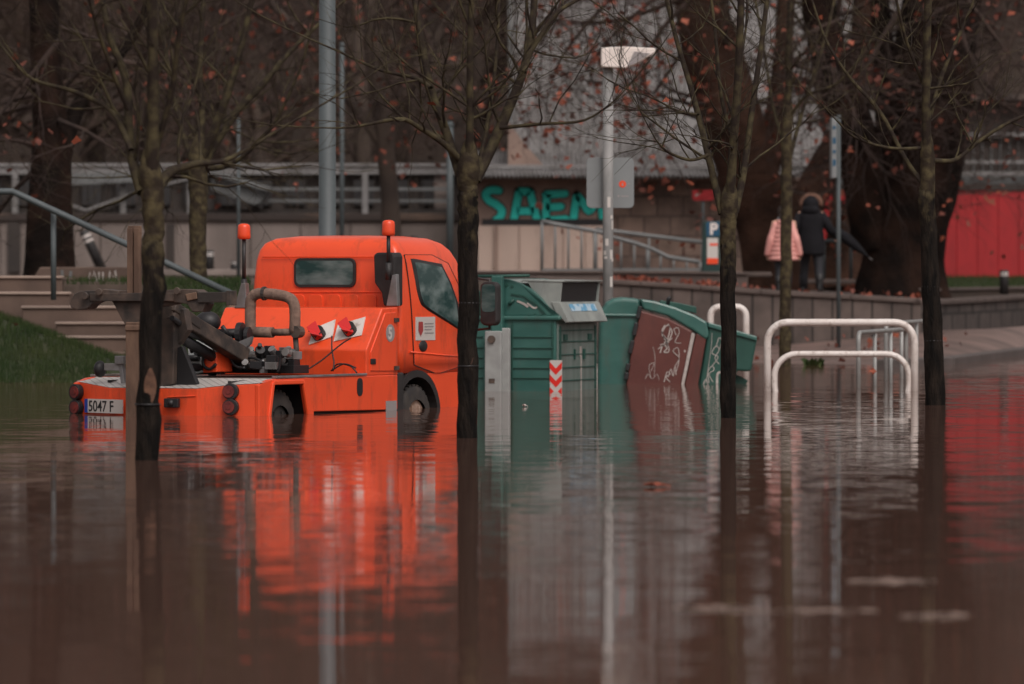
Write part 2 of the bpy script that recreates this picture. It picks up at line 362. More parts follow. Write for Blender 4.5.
# ------------------------------------------------------------------ camera, light, sky
cam = bpy.data.cameras.new('camera'); co = bpy.data.objects.new('camera', cam); COL.objects.link(co)
co.location = (0, 0, HC); co.rotation_euler = (R(90), 0, 0)
cam.sensor_width = 36; cam.lens = F*36/1024
cam.shift_y = -(342-HZ)/1024
cam.clip_start = .5; cam.clip_end = 3000
cam.dof.use_dof = True; cam.dof.focus_distance = 57.0; cam.dof.aperture_fstop = 2.9
scene.camera = co
w = bpy.data.worlds.new('World'); scene.world = w; w.use_nodes = True
nt = w.node_tree; bg = nt.nodes['Background']
sky = nt.nodes.new('ShaderNodeTexSky'); sky.sky_type = 'NISHITA'; sky.sun_disc = False
SUN_EL, SUN_AZ = R(50), R(158)
sky.sun_elevation = SUN_EL; sky.sun_rotation = SUN_AZ; sky.air_density = 1.0; sky.dust_density = 5.0
hs = nt.nodes.new('ShaderNodeHueSaturation'); hs.inputs['Saturation'].default_value = .12
mu = nt.nodes.new('ShaderNodeMixRGB'); mu.blend_type = 'MULTIPLY'; mu.inputs[0].default_value = 1; mu.inputs[2].default_value = (1.0, .915, .885, 1)
nt.links.new(sky.outputs[0], hs.inputs['Color']); nt.links.new(hs.outputs[0], mu.inputs[1]); nt.links.new(mu.outputs[0], bg.inputs['Color'])
bg.inputs['Strength'].default_value = .125
sl = bpy.data.lights.new('sun', 'SUN'); sl.energy = .9; sl.angle = R(30); sl.color = (1, .94, .89)
so = bpy.data.objects.new('sun', sl); COL.objects.link(so)
so.rotation_euler = (R(90)-SUN_EL, 0, math.pi-SUN_AZ)
vs = scene.view_settings; vs.view_transform = 'Standard'; vs.look = 'None'; vs.gamma = 1; vs.use_curve_mapping = False; vs.exposure = -0.05
scene.display_settings.display_device = 'sRGB'
scene.cycles.max_bounces = 6; scene.cycles.diffuse_bounces = 3; scene.cycles.glossy_bounces = 4
scene.cycles.caustics_reflective = False

# ------------------------------------------------------------------ ground, water, banks
def sheet(name, rows, material, kind='structure'):
    mb = MB(); n = len(rows[0]); v = [p for r in rows for p in r]
    fs = [(i*n+j, i*n+j+1, (i+1)*n+j+1, (i+1)*n+j) for i in range(len(rows)-1) for j in range(n-1)]
    mb.add(v, fs, 0, True); o = mb.build(name, material, recalc=False); o['kind'] = kind
    return o
MB().add([(-1500,-400,-.45),(1500,-400,-.45),(1500,2500,-.45),(-1500,2500,-.45)], [(0,1,2,3)]).build('ground', M['soil'])['kind'] = 'structure'
MB().add([(-400,-200,0),(400,-200,0),(400,140,0),(-400,140,0)], [(0,1,2,3)]).build('flood_water', M['water'])['kind'] = 'structure'

# right-hand pavement rising out of the water to the retaining wall
def shore(px):                       # distance of the water's edge
    return 87.5 if px < 900 else 87.5+(px-900)*.115
rows = []
for k in range(9):
    t = k/8; row = []
    for px in range(480, 1500, 30):
        d0 = shore(px); d1 = max(d0+2, 101-(px-540)*.003+max(0, px-925)*.03)
        d1 = max(d1, 101)
        d = d0-3+(d1+1.0-d0+3)*t
        zwall = .12+(min(px, 930)-760)*.0013 if px > 760 else .12
        z = -.06+(zwall+.06)*((d-(d0-3))/(d1-d0+3)) if d > d0-3 else -.06
        row.append(((px-512)*d/F, d, z-.02*(1-t)))
    rows.append(row)
sheet('pavement', rows, M['pave'])
# dark kerb where the flooded lane meets the pavement
kb = MB()
ks = [P(px, y, d) for px, y, d in ((884, 368, 86.6), (946, 364, 88.9), (1024, 352.5, 100), (1100, 343, 112))]
for a, b_ in zip(ks[:-1], ks[1:]): kb.span((a.x, a.y, .03), (b_.x, b_.y, .03), .25, .16)
kb.build('kerb', M['kerb'], bevel=.02)['kind'] = 'structure'

# plaza behind the retaining wall and the upper level on the left
def plaza_z(px):
    K = ((0, 1.22), (540, 1.22), (640, 1.18), (700, 1.12), (780, 1.03), (850, .96), (921, .89), (980, .86), (1040, .88), (1400, .95))
    for (a, za), (b_, zb) in zip(K, K[1:]):
        if a <= px <= b_: return za+(zb-za)*(px-a)/(b_-a)
    return 1.0
rows = []
for k in range(6):
    row = []
    for px in range(200, 1400, 15):
        d0 = 101.3 if px < 924 else (101.7+(px-924)*.11 if px < 975 else 107.3+(px-975)*.165)
        d = d0+(max(d0+8, 145)-d0)*(0, .03, .1, .25, .5, 1)[k]
        row.append(((px-512)*d/F, d, plaza_z(px)))
    rows.append(row)
sheet('plaza', rows, M['plaza'])
rows = []
for d in (79.35, 79.45, 84, 90, 100, 120, 145):
    rows.append([((px-512)*d/F, d, (.7 if d < 79.4 else 1.24) - (.9*max(0, (px-250)/250) if d < 79 else 0)) for px in range(-600, 520, 20)])
sheet('terrace', rows, M['soil'])

# grass bank on the left, falling to the water
def bank_z(px, d):
    top = 1.22
    t = max(0, min(1, (d-74.2)/5.0))
    z = -.12+(top+.12)*t
    if px > 150: return z
    # the bank falls away to the right along the edge of the steps
    ymin = 316+max(0, px+5)*.37
    lim = 1.4-(ymin-270)*d/6000
    if px > 120: lim = lim+(z-lim)*max(0, (px-120)/30)
    return min(z, lim) if d < 79.3 else z
rows = []
for k in range(12):
    d = 73.2+k*.58
    rows.append([((px-512)*d/F, d, bank_z(px, d) + .02*mnoise.noise((px*.05, d, 0))) for px in range(-500, 480, 14)])
sheet('grass_bank', rows, M['grass'])
gb = MB()
def blade(x, y, z, h):
    a = rng.uniform(0, 6.28); dx, dy = math.cos(a)*.006, math.sin(a)*.006; lx, ly = rng.uniform(-.03, .03), rng.uniform(-.03, .03)
    gb.add([(x-dx, y-dy, z-.01), (x+dx, y+dy, z-.01), (x+lx, y+ly, z+h)], [(0,1,2)])
for _ in range(26000):
    px = rng.uniform(-60, 250); d = rng.uniform(74.4, 79.4)
    if mnoise.noise((px*.06, d*.9, 8)) > .42: continue
    blade((px-512)*d/F, d, bank_z(px, d), rng.uniform(.04, .13))
for _ in range(1600):
    px = rng.uniform(60, 250); d = rng.uniform(79.6, 86)
    blade((px-512)*d/F, d, 1.24, rng.uniform(.05, .11))
for _ in range(8000):
    px = rng.uniform(930, 1110); f_ = rng.random(); d0 = 110.5+(px-925)*.155; d = d0+(max(138.9, d0+4)-d0)*f_
    blade((px-512)*d/F, d, .96+.28*f_, rng.uniform(.05, .1))
gb.build('grass', M['blade'], recalc=False)['kind'] = 'stuff'
# grassy slope in front of the red hall
rows = []
def lawn_d(px, f): d0 = 110.5+(px-925)*.155; return d0+(max(138.9, d0+4)-d0)*f
for f_ in (0, .3, .6, 1):
    rows.append([((px-512)*lawn_d(px, f_)/F, lawn_d(px, f_), .96+.28*f_) for px in range(925, 1130, 15)])
sheet('lawn', rows, M['grass'])

# hillside
rows = []
for k in range(30):
    d = 146+k*6
    row = []
    for j in range(60):
        x = -90+j*3.05
        t = max(0, (d-150)/150)
        z = 1.2+52*(t**.9 if t > 0 else 0)+1.5*mnoise.noise((x*.08, d*.06, 2))*min(1, t*8)
        row.append((x*(1+t), d, z))
    rows.append(row)
hill = sheet('hillside', rows, M['soil'])

# ------------------------------------------------------------------ the tow truck
TH = R(28); CT, ST = math.cos(TH), math.sin(TH)
TC = (-3.371, 57.99)
def tl(px, py, t):                    # photo point at a known distance t along the truck -> local (x, t, z)
    k = (px-512)/F
    # TC.x + x*CT + t*ST = k*(TC.y - x*ST + t*CT)
    x = (k*(TC[1]+t*CT)-TC[0]-t*ST)/(CT+k*ST)
    d = TC[1]-x*ST+t*CT
    return Vector((x, t, HC-(py-HZ)*d/F))
def ts(px, py, x=1.05):               # photo point on the side plane x -> local (t, z)
    k = (px-512)/F
    t = (k*(TC[1]-x*ST)-TC[0]-x*CT)/(ST-k*CT)
    d = TC[1]-x*ST+t*CT
    return t, HC-(py-HZ)*d/F
side = lambda u, v, t: Vector((t, u, v))           # outline (t, z) extruded across the truck
rear = lambda u, v, t: Vector((u, t, v))           # outline (x, z) extruded along the truck
truck = thing('tow_truck', 'bright orange flatbed tow truck standing in brown floodwater beside the green container', 'tow truck', (TC[0], TC[1], 0), -TH)

# cab shell: rounded plan sections stacked upwards
def cab_w(z):
    pts = [(-.2,.88),(.9,.88),(1.1,.875),(1.3,.86),(1.5,.838),(1.60,.81),(1.67,.765),(1.72,.68),(1.745,.5),(1.75,.2)]
    for (a, wa), (b_, wb) in zip(pts, pts[1:]):
        if a <= z <= b_: return wa+(wb-wa)*(z-a)/(b_-a)
    return .88 if z < 0 else .2
T0 = 3.15
def cab_ring(z, r0, f, wd, cr, n=5):
    pts = []
    for cx, cy, a0 in ((wd-cr, f-cr, 0), (-wd+cr, f-cr, 90), (-wd+cr, r0+cr, 180), (wd-cr, r0+cr, 270)):
        for x, y in arc((cx, cy), cr, a0, a0+90, n): pts.append((x, y, z))
    return pts
cabrings = []
for z, r0, f in ((.36,3.15,4.74),(.6,3.15,4.76),(.95,3.15,4.74),(1.1,3.15,4.68),(1.3,3.155,4.57),(1.5,3.165,4.43),(1.60,3.18,4.34),(1.67,3.21,4.24),(1.72,3.29,4.10),(1.745,3.45,3.9),(1.752,3.6,3.75)):
    cabrings.append(cab_ring(z, r0, f, cab_w(z), min(.06, cab_w(z)*.5)))
MB().rings(cabrings).build('cab', M['orange'], truck)
def on_cab(t, z, off=.006): return Vector((cab_w(z)+off, t, z))
# roof gutter and rear pressings
g = MB()
g.tube([(-.74, 3.145, 1.535), (.74, 3.145, 1.535)], .008, 5)
for px in (291, 309, 327, 345, 363):
    a = tl(px, 294.5, T0); b_ = tl(px+14, 307, T0)
    g.prism(rrect(a.x, b_.z-.05, b_.x, a.z, .045), rear, T0+.03, T0-.016)
a = tl(286, 292, T0); b_ = tl(383, 292, T0); g.span(a, b_, .014, .014)
g.build('rear_pressing', M['orange'], truck, bevel=.004)
# rear window
a = tl(294.5, 258, T0); b_ = tl(356, 287.5, T0)
wf = MB().prism(rrect(a.x, b_.z, b_.x, a.z, .07), rear, 3.16, 3.135).build('rear_window', M['black_plastic'], truck, bevel=.005)
MB().prism(rrect(a.x+.028, b_.z+.028, b_.x-.028, a.z-.028, .05), rear, 3.15, 3.132).build('pane', M['glass'], wf)
# windscreen
ws = MB()
zz = [1.02, 1.15, 1.3, 1.45, 1.58]; ff = [4.715, 4.66, 4.585, 4.475, 4.365]
for i in range(4):
    ws.add([(-cab_w(zz[i])+.1, ff[i], zz[i]), (cab_w(zz[i])-.1, ff[i], zz[i]), (cab_w(zz[i+1])-.12, ff[i+1], zz[i+1]), (-cab_w(zz[i+1])+.12, ff[i+1], zz[i+1])], [(0,1,2,3)], 0, True)
ws.build('windscreen', M['glass'], truck)
# doors with window, handle and notice
def door(sgn):
    sg = lambda t, z, off=.006: Vector((sgn*(cab_w(z)+off), t, z))
    T = lambda px, py: ts(px, py, .87)
    dl = [T(407.5,253), T(447,256), T(461,292), T(466,330), T(468,371), T(447,371.5), T(436,373), T(413,371)]
    zs = sorted(set([.375, .5, .62, .66, .8, .95, 1.1, 1.25, 1.4, 1.53]))
    def lr(z):
        xs = []
        n = len(dl)
        for i in range(n):
            (t0, z0), (t1, z1) = dl[i], dl[(i+1) % n]
            if (z0-z)*(z1-z) <= 0 and abs(z0-z1) > 1e-6: xs.append(t0+(t1-t0)*(z-z0)/(z1-z0))
        return min(xs), max(xs)
    zmin = min(z for t, z in dl)+.004; zmax = max(z for t, z in dl)-.02
    zs = [zmin+(zmax-zmin)*i/14 for i in range(15)]
    mb = MB(); rows_ = []
    for z in zs:
        l, r = lr(z); rows_.append([sg(l, z, .007), sg(l+.02, z, .014), sg(r-.02, z, .014), sg(r, z, .007)])
    v = [p for r in rows_ for p in r]
    mb.add(v, [(i*4+j, i*4+j+1, i*4+j+5, i*4+j+4) for i in range(14) for j in range(3)], 0, True)
    # styling crease above the arch
    mb.tube([sg(*T(408, 352), .012), sg(*T(440, 355), .016), sg(*T(466, 357), .012)], .010, 5)
    d = mb.build('door', M['orange'], truck)
    sm = MB()
    for z0, z1 in zip(zs[:-1], zs[1:]):
        for k in (0, 1): sm.span(sg(lr(z0)[k], z0, .008), sg(lr(z1)[k], z1, .008), .009, .007, (sgn, 0, 0))
    sm.span(sg(lr(zmax)[0], zmax, .008), sg(lr(zmax)[1], zmax, .008), .012, .009, (sgn, 0, 0))
    sm.build('door_seal', M['black_plastic'], d)
    wo = [T(412.5,258.5), T(438,260), T(441.5,261.5), T(450,282), T(456.5,304), T(458.8,325), T(457.5,330), T(440,319), T(424,309), T(418.5,304), T(415.8,292)]
    cx = sum(p[0] for p in wo)/len(wo); cz = sum(p[1] for p in wo)/len(wo)
    def conform(outline, off, rim=None, rows=14):
        z0_, z1_ = min(z for t, z in outline)+.002, max(z for t, z in outline)-.002
        mb_ = MB(); v_ = []
        for i in range(rows+1):
            z = z0_+(z1_-z0_)*i/rows; xs = []
            for (ta, za), (tb, zb) in zip(outline, outline[1:]+outline[:1]):
                if (za-z)*(zb-z) <= 0 and abs(za-zb) > 1e-7: xs.append(ta+(tb-ta)*(z-za)/(zb-za))
            l, r = min(xs), max(xs); v_ += [sg(l, z, rim or off), sg(l+.001, z, off), sg(r-.001, z, off), sg(r, z, rim or off)]
        return mb_.add(v_, [(i*4+j, i*4+j+1, i*4+j+5, i*4+j+4) for i in range(rows) for j in range(3)], 0, True)
    fr = conform(wo, .019, .008).build('door_window', M['black_plastic'], d)
    wi = [(cx+(t-cx)*.87, cz+(z-cz)*.90) for t, z in wo]
    conform(wi, .022).build('pane', M['glass'], fr)
    h0 = T(421, 346)
    MB().ball(sg(h0[0], h0[1], .012), .075, 12, 8, 0, (.3, 1.2, .8)).build('handle', M['black_plastic'], d)
    if sgn > 0:
        a = T(413.3, 317); b_ = T(432.8, 340)
        pl = MB().prism([(a[0], b_[1]), (b_[0], b_[1]), (b_[0], a[1]), (a[0], a[1])], lambda u, v, t: sg(u, v, t), .012, .019).build('notice', M['plate'], d)
        cr = MB(); c = (a[0]+.10, (a[1]+b_[1])/2)
        cr.add([sg(c[0]+p[0], c[1]+p[1], .022) for p in ((-.045, .07), (.045, .07), (.05, -.02), (0, -.08), (-.05, -.02))], [(0,1,2,3,4)], 0)
        for q, zz_ in enumerate((.045, .015, -.015, -.05)):
            u0 = a[0]+.18; cr.add([sg(u0, c[1]+zz_, .022), sg(u0+(.19 if q != 2 else .15), c[1]+zz_, .022), sg(u0+(.19 if q != 2 else .15), c[1]+zz_+.010, .022), sg(u0, c[1]+zz_+.010, .022)], [(0,1,2,3)], 1)
        cr.build('crest_print', [M['crest'], M['inkgrey']], pl, recalc=False)
door(1); door(-1)
# lower front: bumper quarter with round arch, dark liner
fw_t, fw_z = 3.45, -.11
def quarter(sgn):
    pl = [(4.74, .355), (4.76, .02), (4.70, -.1), (3.95, -.1)]
    pl += [(fw_t+.47*math.cos(R(a)), -.07+.44*math.sin(R(a))) for a in range(0, 75, 12)]
    pl += [(3.56, .355)]
    MB().prism(pl, side, sgn*.62, sgn*.882).build('front_quarter', M['orange'], truck, bevel=.012)
    ar = MB()
    out = [(fw_t+.485*math.cos(R(a)), -.07+.46*math.sin(R(a))) for a in range(-6, 187, 12)]
    inn = [(fw_t+.42*math.cos(R(a)), -.07+.39*math.sin(R(a))) for a in range(-6, 187, 12)]
    n = len(out)
    for i in range(n-1):
        ar.prism([out[i], out[i+1], inn[i+1], inn[i]], side, sgn*.60, sgn*.905)
    ar.build('wheel_arch', M['black_plastic'], truck)
quarter(1); quarter(-1)
MB().prism([(2.8, -.2), (4.3, -.2), (4.3, .35), (2.8, .35)], side, -.6, .6).build('chassis', M['black_plastic'], truck)
MB().box((0, 4.76, .0), (1.72, .08, .26)).build('bumper', M['greymetal'], truck, bevel=.02)
mg = MB().box((.82, 2.97, .12), (.22, .30, .5)).box((.80, 2.93, .42), (.10, .18, .22))
mg.span((.80, 3.02, .30), (.84, 2.95, .66), .05, .05)
mg.build('mudguard', M['black_plastic'], truck, bevel=.015)
def wheel(x, t, sgn, dual=False):
    wt = .21
    rg = []
    prof = [(.0, .20), (.01, .30), (.03, .335), (.09, .345), (.16, .345), (.20, .335), (.22, .30), (.22, .2)]
    for dx, r in prof:
        rg.append([Vector((x-sgn*dx, t+r*math.cos(2*math.pi*j/28), fw_z+r*math.sin(2*math.pi*j/28))) for j in range(28)])
    ty = MB().rings(rg, cap0=False, cap1=True)
    for j in range(28):    # tread blocks
        a0 = 2*math.pi*j/28
        ty.box((x-sgn*.12, t+.345*math.cos(a0), fw_z+.345*math.sin(a0)), (.16, .045, .022), Matrix.Rotation(a0-math.pi/2, 3, 'X'))
    wh = ty.build('wheel', M['rubber'], truck)
    hb = MB(); rg = []
    for dx, r in ((.03, .2), (.05, .19), (.07, .12), (.0, .10), (-.03, .085), (-.04, .02)):
        rg.append([Vector((x-sgn*dx, t+r*math.cos(2*math.pi*j/20), fw_z+r*math.sin(2*math.pi*j/20))) for j in range(20)])
    hb.rings(rg, cap0=True, cap1=True)
    for j in range(6):
        a0 = 2*math.pi*j/6; hb.box((x-sgn*.04, t+.145*math.cos(a0), fw_z+.145*math.sin(a0)), (.05, .03, .03))
    hb.build('rim', M['hub'] if t > 2 else M['rubber'], wh)
for sgn in (1, -1):
    wheel(sgn*.90, fw_t, sgn); wheel(sgn*.96, .60, sgn)

# rear wings with the trapezoid wheel opening, lower side panels
def wing(sgn):
    a = [ts(257, 412)[0], .209, .324, .863, 1.019]
    pl = [(.04, -.25), (a[1]-.03, -.25), (.30, .315), (.885, .315), (1.055, -.25), (1.10, -.25), (1.10, .352), (.36, .352), (.24, .345), (.04, .30)]
    MB().prism(pl, side, sgn*1.0, sgn*1.05).build('rear_wing', M['orange'], truck, bevel=.01)
    lip = MB()
    tr = [(a[1]-.035, -.25), (.30, .315), (.885, .315), (1.055, -.25)]
    for p, q in zip(tr[:-1], tr[1:]): lip.span((sgn*1.05, *p), (sgn*1.05, *q), .045, .035, (1, 0, 0))
    lip.build('wing_lip', M['orange'], truck, bevel=.01)
    MB().box((sgn*.68, .6, .02), (.04, .98, .62)).box((sgn*.84, .62, .325), (.30, .7, .02)).box((sgn*.84, .10, .02), (.30, .02, .55)).box((sgn*.84, 1.09, .02), (.30, .02, .55)).build('wheel_housing', M['black_plastic'], truck)
    sp = MB().prism([(1.104, .02), (2.78, .004), (2.78, .355), (1.104, .352)], side, sgn*.85, sgn*1.046)
    sp.build('side_panel', M['orange'], truck, bevel=.01)
    MB().prism([(1.1, -.25), (2.78, -.2), (2.78, .06), (1.1, .04)], side, sgn*.8, sgn*.98).build('sill', M['black_plastic'], truck)
    rl = MB().span((sgn*1.03, .36, .366), (sgn*1.03, 2.14, .368), .055, .022)
    rl.build('deck_rail', M['steel'], truck, bevel=.004)
    gp = ts(360, 378, 1.05), ts(360, 396, 1.05)
    tt = gp[0][0]
    MB().prism(rrect(tt-.055, gp[1][1], tt+.055, gp[0][1], .05), side, sgn*1.04, sgn*1.052).build('hand_slot', M['ink'], truck)
wing(1); wing(-1)
q = ts(386, 401); q2 = ts(397.5, 411)
mp_ = MB().prism([(q[0], q2[1]), (q2[0]-.02, q2[1]), (q2[0]-.02, q[1]), (q[0], q[1])], side, 1.047, 1.053).build('data_plate', M['inkgrey'], truck)

# deck: sloping chequer plate tail, dark well, bowed rear panel
deck = MB()
plan = [(-1.05, .10), (-.55, -.10), (.45, -.12), (.80, -.02), (1.05, .06)]
zt = [.315, .262, .262, .30, .315]
top = [(x, t, z) for (x, t), z in zip(plan, zt)]; front = [(x, .40, .352) for x, t in plan]
for i in range(4): deck.add([top[i], top[i+1], front[i+1], front[i]], [(0,1,2,3)])
deck.build('tail_plate', M['diamond'], truck)
rp = MB()
for i in range(4):
    (x0, t0), (x1, t1) = plan[i], plan[i+1]
    zb = -.3
    A = [(x0, t0, zb), (x1, t1, zb), (x1, t1, zt[i+1]-.004), (x0, t0, zt[i]-.004)]
    B = [(x, t+.05, z) for x, t, z in A]
    rp.add(A+B, [(0,1,2,3), (7,6,5,4), (3,2,6,7), (0,4,5,1)])
# raised swage
rp.span((.12, -.122, .175), (.44, -.124, .19), .012, .014)
rp.build('rear_panel', M['orange'], truck, bevel=.006)
MB().box((0, 1.25, .32), (1.98, 1.72, .06)).build('deck_floor', M['steel_dark'], truck)
# round lamps
for px, py, tt in ((76, 392, .055), (76, 407.5, .055), (229, 391.5, -.04), (229, 407, -.04)):
    c = tl(px, py, tt-.03); nr = (-.3, -1, 0) if px < 150 else (.28, -1, 0)
    lp = MB().disc(c+Vector((0, .05, 0)), nr, .078, .065, 22).build('tail_lamp', M['ink'], truck, bevel=.006)
    c2 = c-Vector(nr).normalized()*(-.018)
    MB().disc(c2, nr, .058, .012, 20).disc(c2, nr, .025, .018, 14).build('lens', M['red_lens'], lp)
# number plate on the rear panel
a = tl(85.2, 400.5, .02); ps = Vector((.5, -.2, 0)).normalized(); pn_ = Vector((-.2, -.5, 0)).normalized()
o0 = Vector((a.x, .10-(a.x+1.05)*.4, 0))+pn_*.012
pw, ph, pz = .62, .135, .012
def pp(u, v, t): return o0+ps*u+pn_*t+Vector((0, 0, pz+v))
np_ = MB().prism([(0,0),(pw,0),(pw,ph),(0,ph)], pp, 0, .008).build('number_plate', M['plate'], truck)
MB().prism([(0,0),(.05,0),(.05,ph),(0,ph)], pp, .008, .010).build('plate_band', M['plate_blue'], np_)
mtx = Matrix.Translation(o0+ps*.064+pn_*.011+Vector((0,0,pz+.016))) @ Matrix((ps, Vector((0,0,1)), pn_)).transposed().to_4x4()
text_mesh('plate_text', '5047 F', .150, M['ink'], np_, mtx, .0008, .001)
cl = tl(172, 403, -.16); MB().box(cl, (.16, .05, .09)).ball(cl+Vector((.0, -.02, 0)), .035).build('tow_socket', M['ink'], truck, bevel=.01)

# sloping tool locker across the back of the cab
lk = [ts(367, 376), ts(367, 350), ts(383, 307.5), ts(398.5, 306.5), ts(398.5, 376)]
lk = [(lk[0][0], .352), lk[1], (lk[2][0], 1.02), (lk[3][0], 1.03), (lk[4][0], .352)]
xl = tl(216, 330, lk[1][0]+.15).x
locker = MB().prism(lk, side, xl, 1.045).build('tool_locker', M['orange'], truck, bevel=.012)
dd = [ts(370.5, 371), ts(370.5, 352), ts(385, 313), ts(396, 312), ts(396, 371)]
ld = MB().prism(dd, side, 1.04, 1.056).build('locker_door', M['orange'], locker, bevel=.006)
hg = MB()
for py in (320, 368): u = ts(395.5, py); hg.box((1.06, u[0], u[1]), (.02, .09, .04))
hg.build('hinge', M['steel_dark'], ld)
u = ts(370.5, 361.5); MB().box((1.058, u[0]+.04, u[1]), (.02, .09, .055)).build('latch', M['ink'], ld, bevel=.008)
u = ts(389.7, 333)
MB().disc((1.056, u[0], u[1]), (1, 0, 0), .088, .003, 24).build('badge', M['inkgrey'], ld)
ld_t = Matrix.Translation((1.0605, u[0]-.05, u[1]-.058)) @ Matrix(((0,0,1),(1,0,0),(0,1,0))).to_4x4()
text_mesh('badge_number', '5', .165, M['plate'], ld, ld_t, .0008, .006)
# floodlamps with red hoods on white pads on the locker slope
s0, s1 = Vector((0, lk[1][0], lk[1][1])), Vector((0, lk[2][0], lk[2][1])); sd_ = (s1-s0).normalized(); sn = Vector((0, -sd_.z, sd_.y))
def slope(px, py):
    # photo point on the sloping face
    lo, hi = 0.0, 1.0; best = None
    for i in range(60):
        f_ = i/59; t = s0.y+(s1.y-s0.y)*f_; p = tl(px, py, t); z = s0.z+(s1.z-s0.z)*f_
        if best is None or abs(p.z-z) < best[0]: best = (abs(p.z-z), p.x, f_)
    return best[1], best[2]*(s1-s0).length
def sl_(u, v, t): return Vector((u, 0, 0))+s0+sd_*v+sn*t
for pads, tip in ((((309, 345), (333, 337), (336, 320), (314, 329)), (320, 336)), (((334, 342), (362, 336), (366, 317), (338, 326)), (351, 332))):
    pts = [slope(*p) for p in pads]
    pd = MB().prism(pts, sl_, .004, .012).build('lamp_pad', M['white'], truck)
    c = slope(*tip); cc = sl_(c[0], c[1], .05)
    MB().disc(cc-sn*.04, sn, .07, .08, 14).span(cc, cc+Vector((-.1, 0, .03)), .03, .03).build('lamp_bracket', M['ink'], pd)
    hd = MB()
    q0, q1, q2_, q3 = cc+Vector((-.11, -.05, .06)), cc+Vector((.09, -.06, -.03)), cc+Vector((.0, -.02, -.08)), cc+Vector((-.03, -.10, .0))
    q4 = cc+Vector((-.04, .02, .13))
    hd.add([q0, q1, q2_, q3, q4], [(0,3,1), (0,2,3), (3,2,1), (4,0,1), (4,1,2), (4,2,0)])
    hd.build('lamp_hood', M['red_plastic'], pd, bevel=.006)
cb_ = MB()
def cable(pts, r=.008): cb_.tube([Vector(p) for p in smooth_line(pts, 6)], r, 5)
def pl3(px, py, t): return tuple(tl(px, py, t))
cable([pl3(351, 338, 2.05), pl3(340, 345, 2.0), pl3(322, 360, 1.9), pl3(305, 371, 1.8)])
cable([pl3(332, 336, 2.05), pl3(332, 350, 1.98), pl3(334, 362, 1.95), pl3(333, 371, 1.9)])
cable([pl3(332, 370, 1.95), pl3(338, 364, 1.95), pl3(350, 366, 1.95), pl3(357, 373, 1.95)])
cable([pl3(331, 371, 1.85), pl3(344, 364, 1.85), pl3(356, 368, 1.85)])
cb_.build('lamp_cable', M['ink'], truck)
# intake snorkel, gusset, beacons
a = [tl(376, 255, 3.0), tl(379, 252.5, 3.0), tl(396, 252.5, 3.0), tl(397.5, 257, 3.0), tl(397.5, 306, 3.0), tl(386, 306, 3.0), tl(384, 293, 3.0), tl(377, 283, 3.0)]
MB().prism([(p.x, p.z) for p in a], rear, 2.94, 3.12).build('air_intake', M['black_plastic'], truck, bevel=.025)
a = [tl(388, 306, 2.84), tl(394, 275, 2.84), tl(398, 274, 2.84), tl(399.5, 306, 2.84)]
MB().prism([(p.x, p.z) for p in a], rear, 2.80, 2.86).build('gusset', M['steel'], truck, bevel=.006)
a = [tl(236, 308, 2.5), tl(243, 283, 2.5), tl(247, 283, 2.5), tl(249, 308, 2.5)]
MB().prism([(p.x, p.z) for p in a], rear, 2.46, 2.54).build('gusset', M['steel'], truck, bevel=.006)
for px, pt_, pb, tt in ((244, 224, 304, 2.5), (388.5, 220.5, 280, 2.82)):
    a, b_ = tl(px, pt_+14, tt), tl(px, pb, tt)
    mid = a+(b_-a)*.62
    bpole = MB().tube([b_, mid], .032, 10).tube([mid, a], .020, 10).build('beacon_pole', M['black_plastic'], truck)
    h = .155
    rg = [[a+Vector((r*math.cos(2*math.pi*j/16), r*math.sin(2*math.pi*j/16), z)) for j in range(16)] for z, r in ((-.012, .05), (0, .066), (.03, .066), (.105, .064), (.13, .058), (.142, .04), (.146, .01))]
    MB().rings(rg).build('beacon_lamp', M['beacon'], bpole)
# padded frame
fr = MB()
tF = 1.75
pth = [(250.5, 334), (250.5, 305), (252.5, 297), (259, 293.5), (275, 294.5), (287, 297), (293, 302), (295, 312), (294.5, 333)]
fr.tube([tl(x, y, tF) for x, y in smooth_line(pth, 4)], .055, 12)
fr.tube([tl(250.5, 332, tF), tl(273, 332.5, tF)], .053, 12).tube([tl(273, 332.5, tF), tl(294, 332, tF)], .036, 12)
for k in range(5):
    pq = smooth_line(pth, 4)[4+k*6]; fr.ball(tl(pq.x, pq.y, tF), .058, 10, 6)
fr.build('padded_frame', M['hose'], truck)
MB().tube([tl(247.5, 330, tF), tl(247, 372, tF)], .028, 8).build('frame_leg', M['steel_dark'], truck)
lg = MB().tube([tl(295, 330, tF), tl(298, 372, tF)], .028, 8)
lg.disc(tl(295, 332, tF-.05), (0, 1, 0), .06, .1, 12)
MB().disc(tl(263, 293.5, tF), (1, .1, 0), .07, .03, 12).build('frame_clamp', M['steel_dark'], truck)
lg.build('frame_leg', M['steel_dark'], truck)

